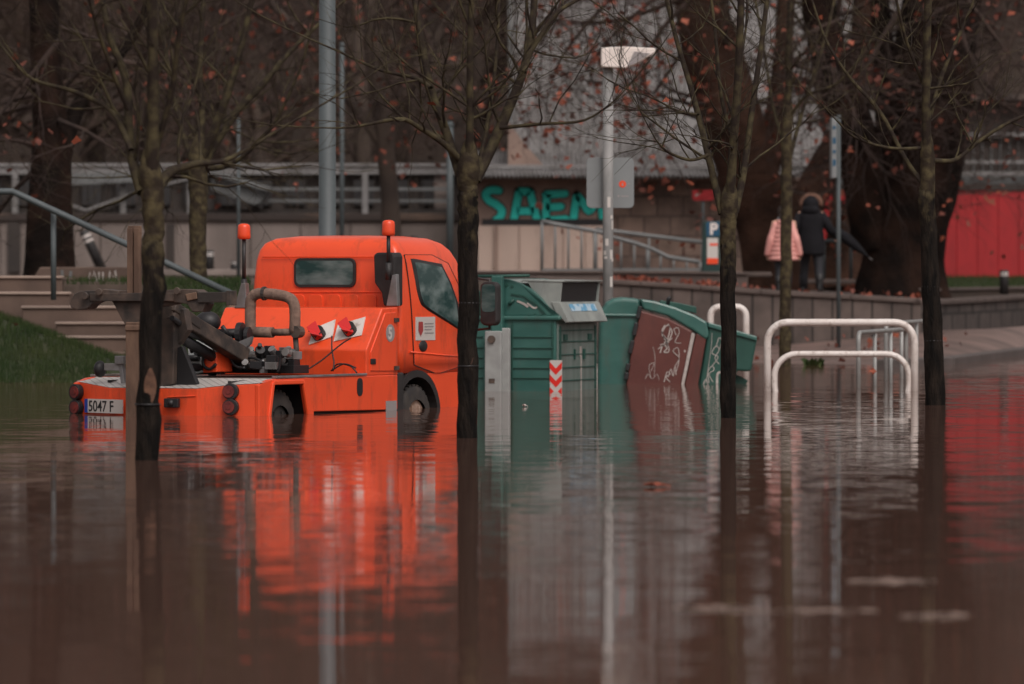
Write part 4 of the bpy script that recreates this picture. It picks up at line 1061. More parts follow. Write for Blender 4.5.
# ------------------------------------------------------------------ walls and the ramp
def wall_strip(name, pts, material, label, cat, th=.35, zb=-.3, cap=None):
    o = thing(name, label, cat, (pts[0][0], pts[0][1], 0))
    mb = MB(); cp = MB(); ox, oy = pts[0][0], pts[0][1]
    for (x0, y0, z0), (x1, y1, z1) in zip(pts[:-1], pts[1:]):
        d = Vector((x1-x0, y1-y0, 0)).normalized(); n = Vector((-d.y, d.x, 0))*th
        q = [Vector((x0-ox, y0-oy, 0)), Vector((x1-ox, y1-oy, 0))]
        v = []
        for zz0, zz1 in ((zb, zb), (z0, z1)):
            v += [q[0]+Vector((0,0,zz0)), q[1]+Vector((0,0,zz1)), q[1]+n+Vector((0,0,zz1)), q[0]+n+Vector((0,0,zz0))]
        mb.add(v, [(0,3,2,1),(4,5,6,7),(0,1,5,4),(1,2,6,5),(2,3,7,6),(3,0,4,7)])
        if cap:
            a, b_ = q[0]+n*.5+Vector((0,0,z0+cap/2)), q[1]+n*.5+Vector((0,0,z1+cap/2))
            cp.span(a, b_, th+.10, cap)
    mb.build('wall_face', material, o, recalc=True)
    if cap: cp.build('coping', M['cap'], o, bevel=.02)
    return o
def W(px, py, d): p = P(px, py, d); return (p.x, p.y, p.z)
wall_strip('retaining_wall', [W(470, 285, 80), W(505, 281.5, 90), W(535, 281, 100), W(640, 286, 100.2), W(700, 290, 100.4), W(760, 294.5, 100.6), W(850, 299.5, 101), W(921, 303.5, 101.4)], M['retain'], 'low grey stone retaining wall with a coping below the walking people', 'wall', .35, -.3, .085)
wall_strip('retaining_wall', [W(924, 306, 101.4), W(975, 303, 107), W(1030, 299, 116), W(1200, 291, 140)], M['retain_r'], 'low dark stone wall running away on the right below the red hall', 'wall', .35, -.3, .085)
wall_strip('planter_wall', [W(935, 291.5, 109), W(1060, 288.5, 131)], M['soil'], 'low brown bed edging at the foot of the red hall lawn', 'edging', .25, .5, .06)
wall_strip('ramp_kerb', [W(470, 273.5, 105), W(600, 273.5, 105), W(748, 275, 105)], M['cap'], 'long stone kerb at the foot of the ramp railing', 'kerb', .8, .8, .05)
# fallen leaves heaped behind the wall
lf = MB()
def leaf(mb, p, s, mi=0, rnd=rng):
    u = Vector((rnd.gauss(0,1), rnd.gauss(0,1), rnd.gauss(0,.6))).normalized(); v = u.cross(Vector((rnd.gauss(0,1), rnd.gauss(0,1), rnd.gauss(0,1)))).normalized()
    pts = []
    for k in range(7):
        a = 2*math.pi*k/7; rr_ = s*(1 if k % 2 == 0 else .55)
        pts.append(Vector(p)+u*rr_*math.cos(a)+v*rr_*math.sin(a)*.9)
    mb.add(pts, [tuple(range(7))], mi)
for _ in range(240):
    px = rng.gauss(645, 18) if rng.random() < .5 else (rng.gauss(712, 14) if rng.random() < .4 else rng.uniform(600, 930))
    d = rng.uniform(101.5, 104.6)
    leaf(lf, ((px-512)*d/F, d, plaza_z(px)+rng.uniform(.01, .10)), rng.uniform(.04, .08), 0 if rng.random() < .4 else 1)
for _ in range(8):
    px = rng.uniform(-60, 110); d = rng.uniform(74.8, 78.6)
    leaf(lf, ((px-512)*d/F, d, bank_z(px, d)+.06), rng.uniform(.03, .06), 1 if rng.random() < .8 else 0)
for _ in range(130):
    px = rng.uniform(640, 1080); d = rng.uniform(88.5, 100)
    if d < shore(px)+1: continue
    leaf(lf, ((px-512)*d/F, d, -.02+.40*(d-87)/14), rng.uniform(.04, .08), 0 if rng.random() < .25 else 1)
lf.build('fallen_leaves', [M['leaf'], M['leaf_b']], recalc=False)['kind'] = 'stuff'
# water's-edge weed and floating leaf
o = tag(MB().build('weed_tuft', M['blade']), 'small green weed tuft at the edge of the flooded pavement', 'plant')
bpy.data.objects.remove(o)
wd = MB(); c = P(813, 366, 88.2)
for _ in range(40):
    a = rng.uniform(0, 6.28); r_ = rng.uniform(0, .16); h = rng.uniform(.03, .10)
    p = Vector((r_*math.cos(a), r_*math.sin(a), 0)); q = p+Vector((rng.uniform(-.08,.08), rng.uniform(-.08,.08), h))
    wd.add([p+Vector((-.02,0,0)), p+Vector((.02,0,0)), q+Vector((.015,0,.01)), q+Vector((-.015,0,.01))], [(0,1,2,3)])
o = wd.build('weed_tuft', M['blade'], recalc=False); o.location = (c.x, c.y, .0); tag(o, 'small green weed tuft at the edge of the flooded pavement', 'plant')
for px, py, s_, mi, lab in ((657, 487, .055, 'leaf', 'single orange leaf floating on the open brown water'), (871, 371.5, .035, 'leaf', 'orange leaf caught on the grey barrier bars'), (525, 407, .018, 'chalk', 'tiny pale scrap floating in front of the green container')):
    d = F*HC/(py-HZ)
    lf = MB(); pts = [(s_*(1.6 if k % 2 == 0 else .9)*math.cos(k*.785), s_*(1 if k % 2 == 0 else .6)*math.sin(k*.785)*1.3, .012+.01*(k % 3)) for k in range(8)]
    lf.add(pts+[(x, y, z-.008) for x, y, z in pts], [tuple(range(8)), tuple(reversed(range(8, 16)))]+[(i, i+8, (i+1) % 8+8, (i+1) % 8) for i in range(8)])
    nm = 'floating_leaf' if mi == 'leaf' else 'floating_scrap'
    o = lf.build(nm, M[mi]); o.location = ((px-512)*d/F, d, .0); tag(o, lab, 'leaf' if mi == 'leaf' else 'litter')
    if px == 871: o.location = P(872.5, 371.5, 72.4); o.rotation_euler = (R(75), 0, .3)

# thin pale streaks of small flat flakes laid on the water
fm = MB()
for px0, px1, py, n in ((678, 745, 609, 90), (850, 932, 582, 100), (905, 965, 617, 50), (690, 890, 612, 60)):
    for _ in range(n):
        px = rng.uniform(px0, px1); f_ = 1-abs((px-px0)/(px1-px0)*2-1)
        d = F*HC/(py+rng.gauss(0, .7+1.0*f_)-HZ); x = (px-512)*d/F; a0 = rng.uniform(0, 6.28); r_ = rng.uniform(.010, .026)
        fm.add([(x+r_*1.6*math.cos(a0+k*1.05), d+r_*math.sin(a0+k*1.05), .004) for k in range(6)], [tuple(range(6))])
fm.build('pale_streak', mat('pale_streak', (.42, .31, .26), .8), recalc=False)['kind'] = 'stuff'
# ramp railing
def railing(name, label, pts, d, base, n, rr_=.028, group=None):
    o = thing(name, label, 'railing', at(pts[0][0], d, 0), 0, group)
    ox = at(pts[0][0], d).x
    rail = [Vector(((x-512)*d/F-ox, 0, hz_(y, d))) for x, y in pts]
    MB().tube(rail, rr_*1.35, 8).build('handrail', M['greymetal'], o)
    if n:
        zb = hz_(base, d)
        x0, x1 = rail[0].x, rail[-1].x
        for k in range(n):
            x = x0+(x1-x0)*k/(n-1)
            for a, b_ in zip(rail[:-1], rail[1:]):
                if a.x-1e-6 <= x <= b_.x+1e-6: z = a.z+(b_.z-a.z)*(x-a.x)/max(1e-6, b_.x-a.x)
            MB().tube([(x, 0, zb), (x, 0, z)], rr_*(1.1 if k % 4 == 0 else .8), 6).build('baluster', M['greymetal'], o)
        MB().span((x0, 0, zb+.05), (x1, 0, zb+.05), .06, .04).build('bottom_rail', M['greymetal'], o)
    return o
railing('ramp_railing', 'pale metal ramp railing with uprights in front of the beige graffiti wall', [(542, 221), (552, 223.5), (600, 232), (612, 237), (635, 243), (652, 249), (668, 257), (700, 262)], 105.4, 272.5, 13)
railing('ramp_railing', 'upper ramp handrail sloping down to the parking machine', [(596, 229), (612, 231), (655, 236.5), (702, 242)], 108.5, 272, 3)

# ------------------------------------------------------------------ background structures
def bx(mb, x0, x1, y0, y1, d, depth, mi=0):          # block whose front covers photo rows y0..y1 at distance d
    X0, X1 = (x0-512)*d/F, (x1-512)*d/F; Z1, Z0 = hz_(y0, d), hz_(y1, d)
    return mb.box(((X0+X1)/2, d+depth/2, (Z0+Z1)/2), (X1-X0, depth, Z1-Z0), None, mi)
# embankment wall on the left
D = 128
ew = thing('embankment_wall', 'stained grey concrete embankment wall with a rusty streaked coping under the footbridge', 'wall')
bx(MB(), -500, 478, 221, 276, D, .6).build('wall_face', M['conc'], ew)
mb = MB()
for k in range(12): mb.add([], []); bx(mb, -100+k*50, -99+k*50, 222, 274, D-.02, .03)
mb.build('joint', M['conc_dirty'], ew)
bx(MB(), -500, 478, 213.5, 221, D-.08, .8).build('coping', M['conc_dirty'], ew, bevel=.02)
mb = MB(); bx(mb, 166, 174, 224, 272, D-.12, .12); bx(mb, 8, 20, 222, 272, D-.12, .12)
mb.build('pilaster', M['darkvoid'], ew)
tag(bx(MB(), 130, 480, 269.5, 276, 112, .4).build('terrace_kerb', M['conc'], None, bevel=.02), 'pale low concrete kerb running behind the tow gear and the cab', 'kerb')
pl_ = thing('planter', 'low tan concrete plinth with white graffiti by the stair top', 'plinth')
pz_ = MB(); dd = 84
pz_.prism([((28-512)*dd/F, hz_(287, dd)), ((132-512)*dd/F, hz_(287, dd)), ((132-512)*dd/F, hz_(267, dd)), ((40-512)*dd/F, hz_(267, dd))], lambda a, b_, t: Vector((a, t, b_)), dd, dd+.9).build('block', M['step'], pl_, bevel=.02)
gr = MB()
for pts in ([(88, 281), (90, 272), (92, 281), (94, 271), (97, 281)], [(99, 272), (99, 281), (103, 280), (103, 272)], [(109, 281), (110, 271), (113, 277), (115, 270), (117, 281)]):
    stroke(gr, pts, 1.8, lambda a, b_, t: Vector(((a-512)*dd/F, dd-t, hz_(b_, dd))))
for_k = gr.build('graffiti', M['chalk'], pl_, recalc=False)
gr = MB(); stroke(gr, [(62, 270), (63, 281), (70, 280), (71, 271)], 3, lambda a, b_, t: Vector(((a-512)*dd/F, dd-t, hz_(b_, dd))))
gr.build('graffiti', M['greymetal'], pl_, recalc=False)

# footbridge railing over the wall
D = 131
fb = thing('footbridge', 'long pale metal footbridge with railings crossing behind the truck', 'footbridge')
mb = MB(); bx(mb, -500, 482, 163.5, 166.5, D, .12); bx(mb, -500, 482, 168, 174.5, D+.05, .16)
mb.build('top_beam', M['whitemetal'], fb, bevel=.01)
for ya, yb in ((187.5, 190.5), (199.5, 202)): bx(MB(), 268, 450, ya, yb, D, .06).build('rail', M['greymetal'], fb)
mb = MB()
for px in range(-200, 450, 7): bx(mb, px, px+.9, 176, 213, D+.4, .03)
mb.build('mesh_infill', M['steel_dark'], fb)
for px in (-90, 15, 365, 190, 123):
    bx(MB(), px-3, px+3, 174, 214, D-.05, .12).build('bridge_post', M['whitemetal'], fb, bevel=.01)
for a, b_ in (((60, 201), (86, 210)), ((86, 210), (140, 191)), ((140, 191), (190, 178)), ((-60, 210), (-10, 185)), ((225, 190), (262, 207))):
    MB().span(P(*a, D-.1), P(*b_, D-.1), .05, .10, (0, 1, 0)).build('brace', M['whitemetal'], fb)
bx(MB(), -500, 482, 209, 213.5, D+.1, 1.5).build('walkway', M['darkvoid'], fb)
bx(MB(), 434, 449, 174, 214, D+.2, .5).build('end_pier', M['conc'], fb, bevel=.02)
MB().prism([((55-512)*D/F, hz_(186, D)), ((140-512)*D/F, hz_(182, D)), ((140-512)*D/F, hz_(172, D)), ((55-512)*D/F, hz_(174, D))], lambda a, b_, t: Vector((a, t, b_)), D-.3, D-.1).build('side_panel', M['greymetal'], fb)
cp_ = MB(); f3 = lambda a, b_, t: Vector(((a-512)*D/F, t, hz_(b_, D)))
cp_.prism([(212, 172), (222, 172), (273, 188), (272, 191), (262, 190), (215, 176)], f3, D-.6, D+.6)
cp_.prism([(212, 178), (262, 192), (268, 193), (262, 203), (255, 205), (212, 190)], f3, D-.4, D+.4)
cp_.build('stair_canopy', M['greymetal'], fb, bevel=.01)
# dark backing added behind the bridge to hide the hillside; darkness in its colour
lb_ = thing('backing_building', 'dark low backing building added behind the footbridge', 'building')
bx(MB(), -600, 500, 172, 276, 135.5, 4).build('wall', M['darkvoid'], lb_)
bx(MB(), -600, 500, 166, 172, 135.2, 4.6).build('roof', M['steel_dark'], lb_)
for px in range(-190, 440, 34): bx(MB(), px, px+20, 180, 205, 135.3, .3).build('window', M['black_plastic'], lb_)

# hall with the painted wall, corrugated eave and tall metal cladding
D = 125
hall = thing('metal_hall', 'grey corrugated metal hall with graffiti letters SAEM in teal on its lower wall', 'building')
bx(MB(), 478, 608, 225.5, 280, D, .5).build('panel_wall', M['beige'], hall)
mb = MB()
for px in (497, 519, 541, 563, 585): bx(mb, px, px+.8, 226, 279, D-.02, .05)
bx(mb, 494, 498, 226, 279, D-.05, .06)
mb.build('panel_joint', M['brownwall'], hall)
bx(MB(), 474, 608, 178, 225.5, D+.12, .5).build('painted_wall', M['brownwall'], hall)
bx(MB(), 607, 800, 178, 282, D+.1, .6).build('stone_wall', M['rubble'], hall)
bx(MB(), 470, 800, 174, 181, D+.0, .3).build('eave_board', M['brownwall'], hall)
ev = MB(); n = 150
v = []; x0, x1 = (466-512)*D/F, (800-512)*D/F
for j in range(n*4+1):
    x = x0+(x1-x0)*j/(n*4); dz = .035*math.sin(j*math.pi/4)
    v += [(x, D-.7, hz_(176.5, D)+dz), (x, D+3.2, hz_(165, D)+.35+dz)]
ev.add(v, [(2*j, 2*j+2, 2*j+3, 2*j+1) for j in range(n*4)], 0, True)
v2 = [(a, b_, c-.03) for a, b_, c in v]; ev.add(v2, [(2*j, 2*j+1, 2*j+3, 2*j+2) for j in range(n*4)], 0, True)
ev.build('corrugated_eave', M['whitemetal'], hall, recalc=False)
bx(MB(), 466, 800, 165, 169, D+.2, .14).build('gutter', M['whitemetal'], hall, bevel=.01)
cl_ = MB(); v = []; D2 = 128.6; x0, x1 = (508-512)*D2/F, (905-512)*D2/F
prof_ = [(0, 0), (.14, 0), (.17, .045), (.25, .045), (.28, 0)]
xs = []; x = x0
while x < x1:
    for u_, w_ in prof_[:-1]: xs.append((x+u_, w_))
    x += .28
for x, w_ in xs: v += [(x, D2-w_, hz_(170, D2)), (x, D2-w_, hz_(-10, D2))]
cl_.add(v, [(2*j, 2*j+2, 2*j+3, 2*j+1) for j in range(len(xs)-1)])
cl_.build('cladding', M['sheet'], hall, recalc=False)
mb = MB(); bx(mb, 508, 905, -18, -8, D2-.2, 12); bx(mb, 508, 512, -10, 170, D2-.1, 12); bx(mb, 508, 905, 167, 171, D2-.1, .3)
mb.build('roof_edge', M['greymetal'], hall)
MB().prism([(508, 172), (508, 120), (524, 142), (545, 166)], lambda a, b_, t: Vector(((a-512)*D/F, t, hz_(b_, D))), D+.9, D+3).build('gable_return', M['brownwall'], hall)
# graffiti letters
fa = lambda a, b_, t: Vector(((a-512)*D/F, D+.115-t, hz_(b_, D)))
letters = [
 [[(499, 190.5), (491, 190), (485.5, 194), (489, 200.5), (497, 205), (502, 211), (499.5, 217.5), (495, 221)]],
 [[(513.5, 222), (516, 207), (519, 192)], [(519, 191.5), (530, 191.5)], [(530, 191.5), (533.5, 206), (537.5, 221)], [(517, 211), (534, 211)]],
 [[(547, 194), (546, 207), (546, 222)], [(546, 194.5), (565, 193.5)], [(546, 207.5), (561, 206.5)], [(546, 220.5), (566, 219)]],
 [[(573, 223), (575, 208), (577, 195.5)], [(577, 195.5), (583, 202), (589, 211), (595, 203), (600, 195)], [(600, 195), (602, 208), (603, 224)]],
]
for L_ in letters:
    gt, gb_ = MB(), MB()
    for st in L_:
        sp_ = smooth_line(st, 4)
        stroke(gb_, sp_, 10.4, fa, .004); stroke(gt, sp_, 7.4, fa, .010)
        for e in (st[0], st[-1]):
            for mb, rr_, th in ((gb_, 5.1, .004), (gt, 3.6, .010)):
                mb.add([fa(e[0]+rr_*math.cos(k*.628), e[1]+rr_*math.sin(k*.628), th-.001) for k in range(10)], [tuple(range(10))])
    go = gb_.build('graffiti_outline', M['gr_black'], hall, recalc=False); gt.build('graffiti_letter', M['teal'], go, recalc=False)
bx(MB(), 482, 606, 219, 226, D+.100, .012).build('graffiti_ground', M['gr_black'], hall)


# red hall on the right
D = 139
rh = thing('red_hall', 'red clad hall with grey railed upper storey behind the big trunks on the right', 'building')
mb = MB(); x0, x1 = (770-512)*D/F, (1400-512)*D/F; x = x0
while x < x1:
    mb.box((x+.24, D, (hz_(190, D)+hz_(285, D))/2), (.474, .1, hz_(190, D)-hz_(285, D))); x += .48
mb.build('cladding', M['redwall'], rh, bevel=.01)
bx(MB(), 770, 1400, 190, 290, D+.07, 6).build('core_wall', M['crest'], rh)
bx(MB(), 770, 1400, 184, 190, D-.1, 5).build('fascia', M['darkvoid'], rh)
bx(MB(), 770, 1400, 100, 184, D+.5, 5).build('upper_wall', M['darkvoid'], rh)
bx(MB(), 770, 1400, 176, 184, D+.4, .08).build('parapet', M['greymetal'], rh)
for ya, yb, q in ((171.5, 175.5, -.05), (160.5, 163.5, -.05), (133, 137, .3)): bx(MB(), 770, 1400, ya, yb, D+q, .1).build('rail', M['whitemetal'], rh)
mb = MB()
for px in range(775, 1400, 9): bx(mb, px, px+1, 137, 172, D+.45, .04)
mb.build('upright', M['greymetal'], rh)
bx(MB(), 795, 838, 132, 184, D-.3, .3).build('pale_panel', M['sheet'], rh)
bx(MB(), 770, 1400, 94, 100, D, 6).build('roof', M['steel_dark'], rh)

# leaning bollards
def bollard(px, yb, yt, d, lean, label, rr_=.085):
    b_ = P(px, yb, d); h = (yb-yt)*d/F
    t = thing('bollard', label, 'bollard', b_, 0); t.rotation_euler = (0, lean, 0)
    MB().tube([(0,0,-.1), (0,0,h*.97), (0,0,h)], [rr_, rr_, rr_*.85], 14).build('post', M['black_plastic'], t)
    for z in (.70, .82): MB().tube([(0,0,h*z), (0,0,h*(z+.055))], rr_*1.03, 14, 0, False).build('band', M['white'], t)
bollard(102, 270, 226, 118, R(-25), 'dark bollard with white bands leaning far over by the stairs', .10)
bollard(209.5, 270, 250, 116, 0, 'short dark banded bollard just right of the slim trunk behind the truck')
bollard(235, 270, 261, 116, 0, 'stubby dark bollard left of the orange beacon pole')
bollard(414, 272, 236, 122, 0, 'upright banded bollard beyond the cab roof')
bollard(1004, 289, 270, 112, 0, 'dark bollard on the grass in front of the red hall')

# stairs and their handrail on the left
sp0 = thing('stairs', 'flight of worn brown concrete steps climbing left of the tow truck', 'stairs')
ys = [(278, -160, 62, 79.1), (294, -120, 70, 78.65), (308, 22, 128, 78.2), (324, 56, 136, 77.75), (338, 57, 138, 77.3)]
for i, (y, xa, xb, d) in enumerate(ys):
    mb = MB(); zt_ = hz_(y, d)
    X0, X1 = (xa-512)*d/F, (xb+60-512)*d/F if i > 1 else (xb-512)*d/F
    mb.box(((X0+X1)/2, d+1.2, zt_/2-.3), (X1-X0, 2.4, zt_+.6))
    s_ = mb.build('step', M['step'], sp0, bevel=.015)
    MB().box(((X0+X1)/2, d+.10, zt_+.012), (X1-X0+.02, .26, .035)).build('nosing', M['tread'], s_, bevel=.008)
mb = MB(); mb.box(((98-512)*76.9/F+.7, 77.8, .1), (2.3, 1.8, .5)); mb.build('landing', M['step'], sp0, bevel=.02)
hr = thing('handrail', 'grey tube handrail sloping down across the steps behind the tow gear', 'handrail')
dh = 77.0
pts = [P(-60, 191, dh), P(12, 191.5, dh), P(18, 194, dh), P(125, 243.5, dh-.4), P(232, 294, dh-.8)]
MB().tube(pts, .042, 10).build('rail', M['galv'], hr)
for px, yt, yb in ((53.5, 210, 300), (-30, 192, 300)):
    MB().tube([P(px, yt, dh), P(px, yb, dh)], .036, 10).build('post', M['galv'], hr)
MB().tube([P(232, 293, dh-.8), P(232, 352, dh-.8)], .06, 10).build('post', M['rust'], hr)
lr_ = thing('low_rail', 'low pale metal rail on the plaza beside the walking adult', 'railing')
D = 112
mb = MB().tube([P(822, 241, D), P(856, 241, D)], .035, 8).tube([P(824, 284, D), P(824, 241, D)], .03, 8).tube([P(851, 284, D), P(851, 241, D)], .03, 8)
mb.build('frame', M['galv'], lr_)
tag(bx(MB(), 800, 868, 279, 284, 110, .4).build('stone_bench', M['cap'], None, bevel=.03), 'pale low stone slab on the plaza behind the walking people', 'bench')
tag(bx(MB(), 742, 772, 272, 277, 108, .4).build('stone_slab', M['cap'], None, bevel=.03), 'pale stone slab left of the child in pink', 'bench')

# ------------------------------------------------------------------ trees
def grow(mb, p, d, L, r, lev, rnd, maxlev, nside=4, gnarl=.25, up=.06, split=(2, 3), out=None, thin=.72):
    segs = 4; pts = [p.copy()]; rs = [r]; q = p.copy(); dd = d.copy()
    for i in range(segs):
        dd = (dd+Vector((rnd.gauss(0, gnarl), rnd.gauss(0, gnarl), rnd.gauss(0, gnarl)+up))*.5).normalized()
        q = q+dd*(L/segs); pts.append(q.copy()); rs.append(r*(1-.45*(i+1)/segs))
        if lev < maxlev and i >= 1 and rnd.random() < .75:
            a = Vector((rnd.gauss(0,1), rnd.gauss(0,1), rnd.gauss(0,.6)))
            nd = (dd+(a-dd*a.dot(dd)).normalized()*rnd.uniform(.5, 1.1)).normalized()
            grow(mb, q.copy(), nd, L*rnd.uniform(.45, .75), rs[-1]*.6, lev+1, rnd, maxlev, max(3, nside-1), gnarl, up, split, out, thin)
    mb.tube(pts, rs, nside, 0, False)
    if lev < maxlev:
        for _ in range(rnd.randint(*split)):
            a = Vector((rnd.gauss(0,1), rnd.gauss(0,1), rnd.gauss(0,.6)))
            nd = (dd+(a-dd*a.dot(dd)).normalized()*rnd.uniform(.35, .9)).normalized()
            grow(mb, q.copy(), nd, L*rnd.uniform(.5, .8), rs[-1]*thin, lev+1, rnd, maxlev, max(3, nside-1), gnarl, up, split, out, thin)
    elif out is not None: out.append(q.copy())

def street_tree(label, d, trunk, limbs, wrap_top, seed, rbase, twl=.9, lev=2, ntw=6, wrap=True, group='young bare street trees', zbase=-.45, nleaf=5, wounds=()):
    # trunk: [(px, py, radius)], limbs: [(depth drift, [(px, py, r)...])]; world points at distance d
    rnd = random.Random(seed)
    base = P(trunk[0][0], 270, d); base.z = zbase
    t = thing('street_tree', label, 'tree', base, 0, group)
    loc = lambda px, py, dd=0: P(px, py, d+dd)-base
    tp_ = [loc(trunk[0][0], trunk[0][1])]; tp_[0].z = 0
    pts = [tp_[0]]+[loc(x, y) for x, y, r in trunk[1:]]; rs = [r for x, y, r in trunk]
    # subdivide for bumps
    P2, R2 = [], []
    for (a, b_, ra, rb_) in zip(pts[:-1], pts[1:], rs[:-1], rs[1:]):
        for k in range(5):
            f_ = k/5; P2.append(a.lerp(b_, f_)+Vector((rnd.gauss(0,.006), rnd.gauss(0,.006), 0))); R2.append((ra+(rb_-ra)*f_)*rnd.uniform(.95, 1.06))
    P2.append(pts[-1]); R2.append(rs[-1])
    ax = (pts[-1]-pts[-2]).normalized()
    for f_, g_ in ((.6, .93), (1.2, .72), (1.7, .42), (2.0, .12)): P2.append(pts[-1]+ax*rs[-1]*f_*1.5); R2.append(rs[-1]*g_)
    MB().tube(P2, R2, 14).build('trunk', M['bark'], t)
    if wrap:
        zt_ = hz_(wrap_top, d)-zbase
        wp, wr = [], []
        for p, r in zip(P2, R2):
            if p.z < zt_: wp.append(p); wr.append(r*rnd.uniform(1.02, 1.07))
        wp.append(P2[len(wp)]*1.0 if len(wp) < len(P2) else P2[-1]); wr.append(R2[min(len(wp)-1, len(R2)-1)]*1.03)
        a, b_ = wp[-2], wp[-1]
        if b_.z > zt_: wp[-1] = a.lerp(b_, (zt_-a.z)/max(1e-4, b_.z-a.z))
        wb = MB().tube(wp, wr, 24)
        for j in range(24):
            q = wb.v[len(wb.v)-24+j]; wb.v[len(wb.v)-24+j] = (q[0], q[1], q[2]+.11*mnoise.noise((j*.8, seed*3.1, 0))+.05*mnoise.noise((j*2.3, seed*1.7, 4)))
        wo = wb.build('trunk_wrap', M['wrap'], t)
        tie = MB()
        for f_ in (.42, .63):
            z = zt_*f_
            for a, b_, ra in zip(wp[:-1], wp[1:], wr[:-1]):
                if a.z <= z < b_.z:
                    c = a.lerp(b_, (z-a.z)/(b_.z-a.z)); tie.tube([c+Vector((0,0,-.006)), c+Vector((0,0,.006))], ra*1.015, 16)
        tie.build('tie', M['ink'], wo)
    for y0, y1, a0, a1, cx_ in wounds:
        wm = MB(); v = []; rr_ = trunk[1][2]*1.05
        for i in range(7):
            c = loc(cx_, y0+(y1-y0)*i/6); k_ = math.sin(math.pi*(i+.35)/6.7)
            for j in range(5):
                an = R(-90+(a0+a1)/2+(a1-a0)/2*k_*(j/2-1)); v.append(c+Vector((rr_*math.cos(an), rr_*math.sin(an), 0)))
        wm.add(v, [(i*5+j, i*5+j+1, i*5+j+6, i*5+j+5) for i in range(6) for j in range(4)], 0, True)
        wm.build('bark_wound', M['wound'], t, recalc=False)
    mb = MB(); tips = []
    for drift, lp in limbs:
        n = len(lp); q = []
        for i, (x, y, r) in enumerate(lp): q.append(loc(x, y, drift*i/(n-1)))
        sm_ = smooth_line(q, 5); rr_ = []
        for i in range(len(sm_)):
            f_ = i/(len(sm_)-1)*(n-1); k = min(int(f_), n-2); rr_.append((lp[k][2]+(lp[k+1][2]-lp[k][2])*(f_-k))*.80)
        mb.tube(sm_, rr_, 8, 0, False)
        for _ in range(ntw):
            i = rnd.randint(max(1, len(sm_)//5), len(sm_)-2)
            dirv = (sm_[i+1]-sm_[i]).normalized()
            a = Vector((rnd.gauss(0,1), rnd.gauss(0,1)*.8, rnd.gauss(0,.5)+.25)); a = (a-dirv*a.dot(dirv)).normalized()
            grow(mb, sm_[i].copy(), (dirv*rnd.uniform(.2, .8)+a*rnd.uniform(.5, 1)).normalized(), twl*rnd.uniform(.5, 1.2), min(rr_[i]*.5, .014), 1, rnd, 1+lev, 4, .28, .10, (1, 2), tips)
        grow(mb, sm_[-1].copy(), (sm_[-1]-sm_[-2]).normalized(), twl*1.6, rr_[-1]*.9, 0, rnd, 3, 5, .2, .1, (2, 3), tips)
    crown = mb.build('crown', M['bark2'], t, recalc=False)
    if nleaf:
        lf = MB()
        for p in rnd.sample(tips, min(nleaf, len(tips))): leaf(lf, p, .045, 0, rnd)
        lf.build('dry_leaf', M['leaf'], crown, recalc=False)['kind'] = 'stuff'
    return t

u1 = 44.2/F; u2 = 50/F; u3 = 56.8/F; u4 = 62.2/F
street_tree('slim tree with a black wrapped trunk standing before the rear of the tow truck', 44.2,
 [(145.5, 480, 11.6*u1), (147, 420, 11.4*u1), (152, 320, 10.8*u1), (153.5, 240, 11*u1), (153, 205, 11*u1), (151, 182, 12.5*u1)],
 [(.5, [(143, 192, 9*u1), (134, 165, 7*u1), (129, 130, 6*u1), (126, 80, 5*u1), (108, 30, 4*u1), (98, -40, 3*u1)]),
  (-.3, [(151, 190, 10*u1), (153, 120, 8*u1), (153, 50, 7*u1), (150, -60, 5.5*u1)]),
  (.6, [(157, 188, 8*u1), (170, 172, 6*u1), (195, 164, 4.5*u1), (226, 160, 3*u1), (262, 140, 2*u1)]),
  (.8, [(131, 150, 4*u1), (112, 112, 3.5*u1), (75, 92, 3*u1), (34, 80, 2.2*u1), (12, 60, 1.5*u1)]),
  (-.6, [(128, 110, 3*u1), (108, 60, 2.6*u1), (92, 10, 2*u1), (80, -40, 1.6*u1)]),
  (-.5, [(156, 150, 4*u1), (172, 90, 3.5*u1), (180, 30, 3*u1), (196, -40, 2.2*u1)])], 243, 11, .1, .75, 2, 7, wounds=[(368, 404, -20, 45, 148.6)])
street_tree('forked young tree with a black wrapped trunk directly right of the cab door', 50,
 [(467.5, 460, 9.8*u2), (467.5, 380, 9.8*u2), (467.5, 280, 9.8*u2), (468, 220, 9.6*u2), (468, 192, 9.8*u2), (468.5, 172, 12*u2)],
 [(.5, [(463, 182, 7*u2), (449, 140, 6*u2), (433, 95, 5*u2), (424, 55, 4.4*u2), (415, 0, 3.8*u2), (408, -60, 3*u2)]),
  (-.3, [(468, 175, 6*u2), (470, 120, 4.6*u2), (470, 50, 4*u2), (474, -60, 3.2*u2)]),
  (.5, [(475, 180, 8*u2), (490, 150, 7.5*u2), (508, 110, 6.5*u2), (524, 68, 5.5*u2), (533, 20, 4.6*u2), (536, -60, 3.8*u2)]),
  (-.6, [(460, 160, 4.5*u2), (443, 143, 4*u2), (420, 128, 3.2*u2), (400, 119, 2.6*u2), (360, 126, 1.8*u2), (340, 128, 1.2*u2)]),
  (.6, [(431, 88, 3*u2), (415, 78, 2.5*u2), (380, 70, 2*u2), (340, 52, 1.5*u2)]),
  (.4, [(524, 72, 3.6*u2), (532, 50, 3.4*u2), (556, 14, 2.8*u2), (584, -4, 2.4*u2), (620, -30, 1.8*u2)]),
  (-.5, [(500, 128, 2.6*u2), (540, 124, 2.2*u2), (585, 120, 1.6*u2), (618, 98, 1*u2)]),
  (.5, [(478, 168, 3*u2), (488, 120, 2.6*u2), (496, 60, 2.2*u2), (500, -20, 1.8*u2)])], 192, 12, .08, .75, 2, 7, wounds=[(358, 388, 10, 62, 467.5)])
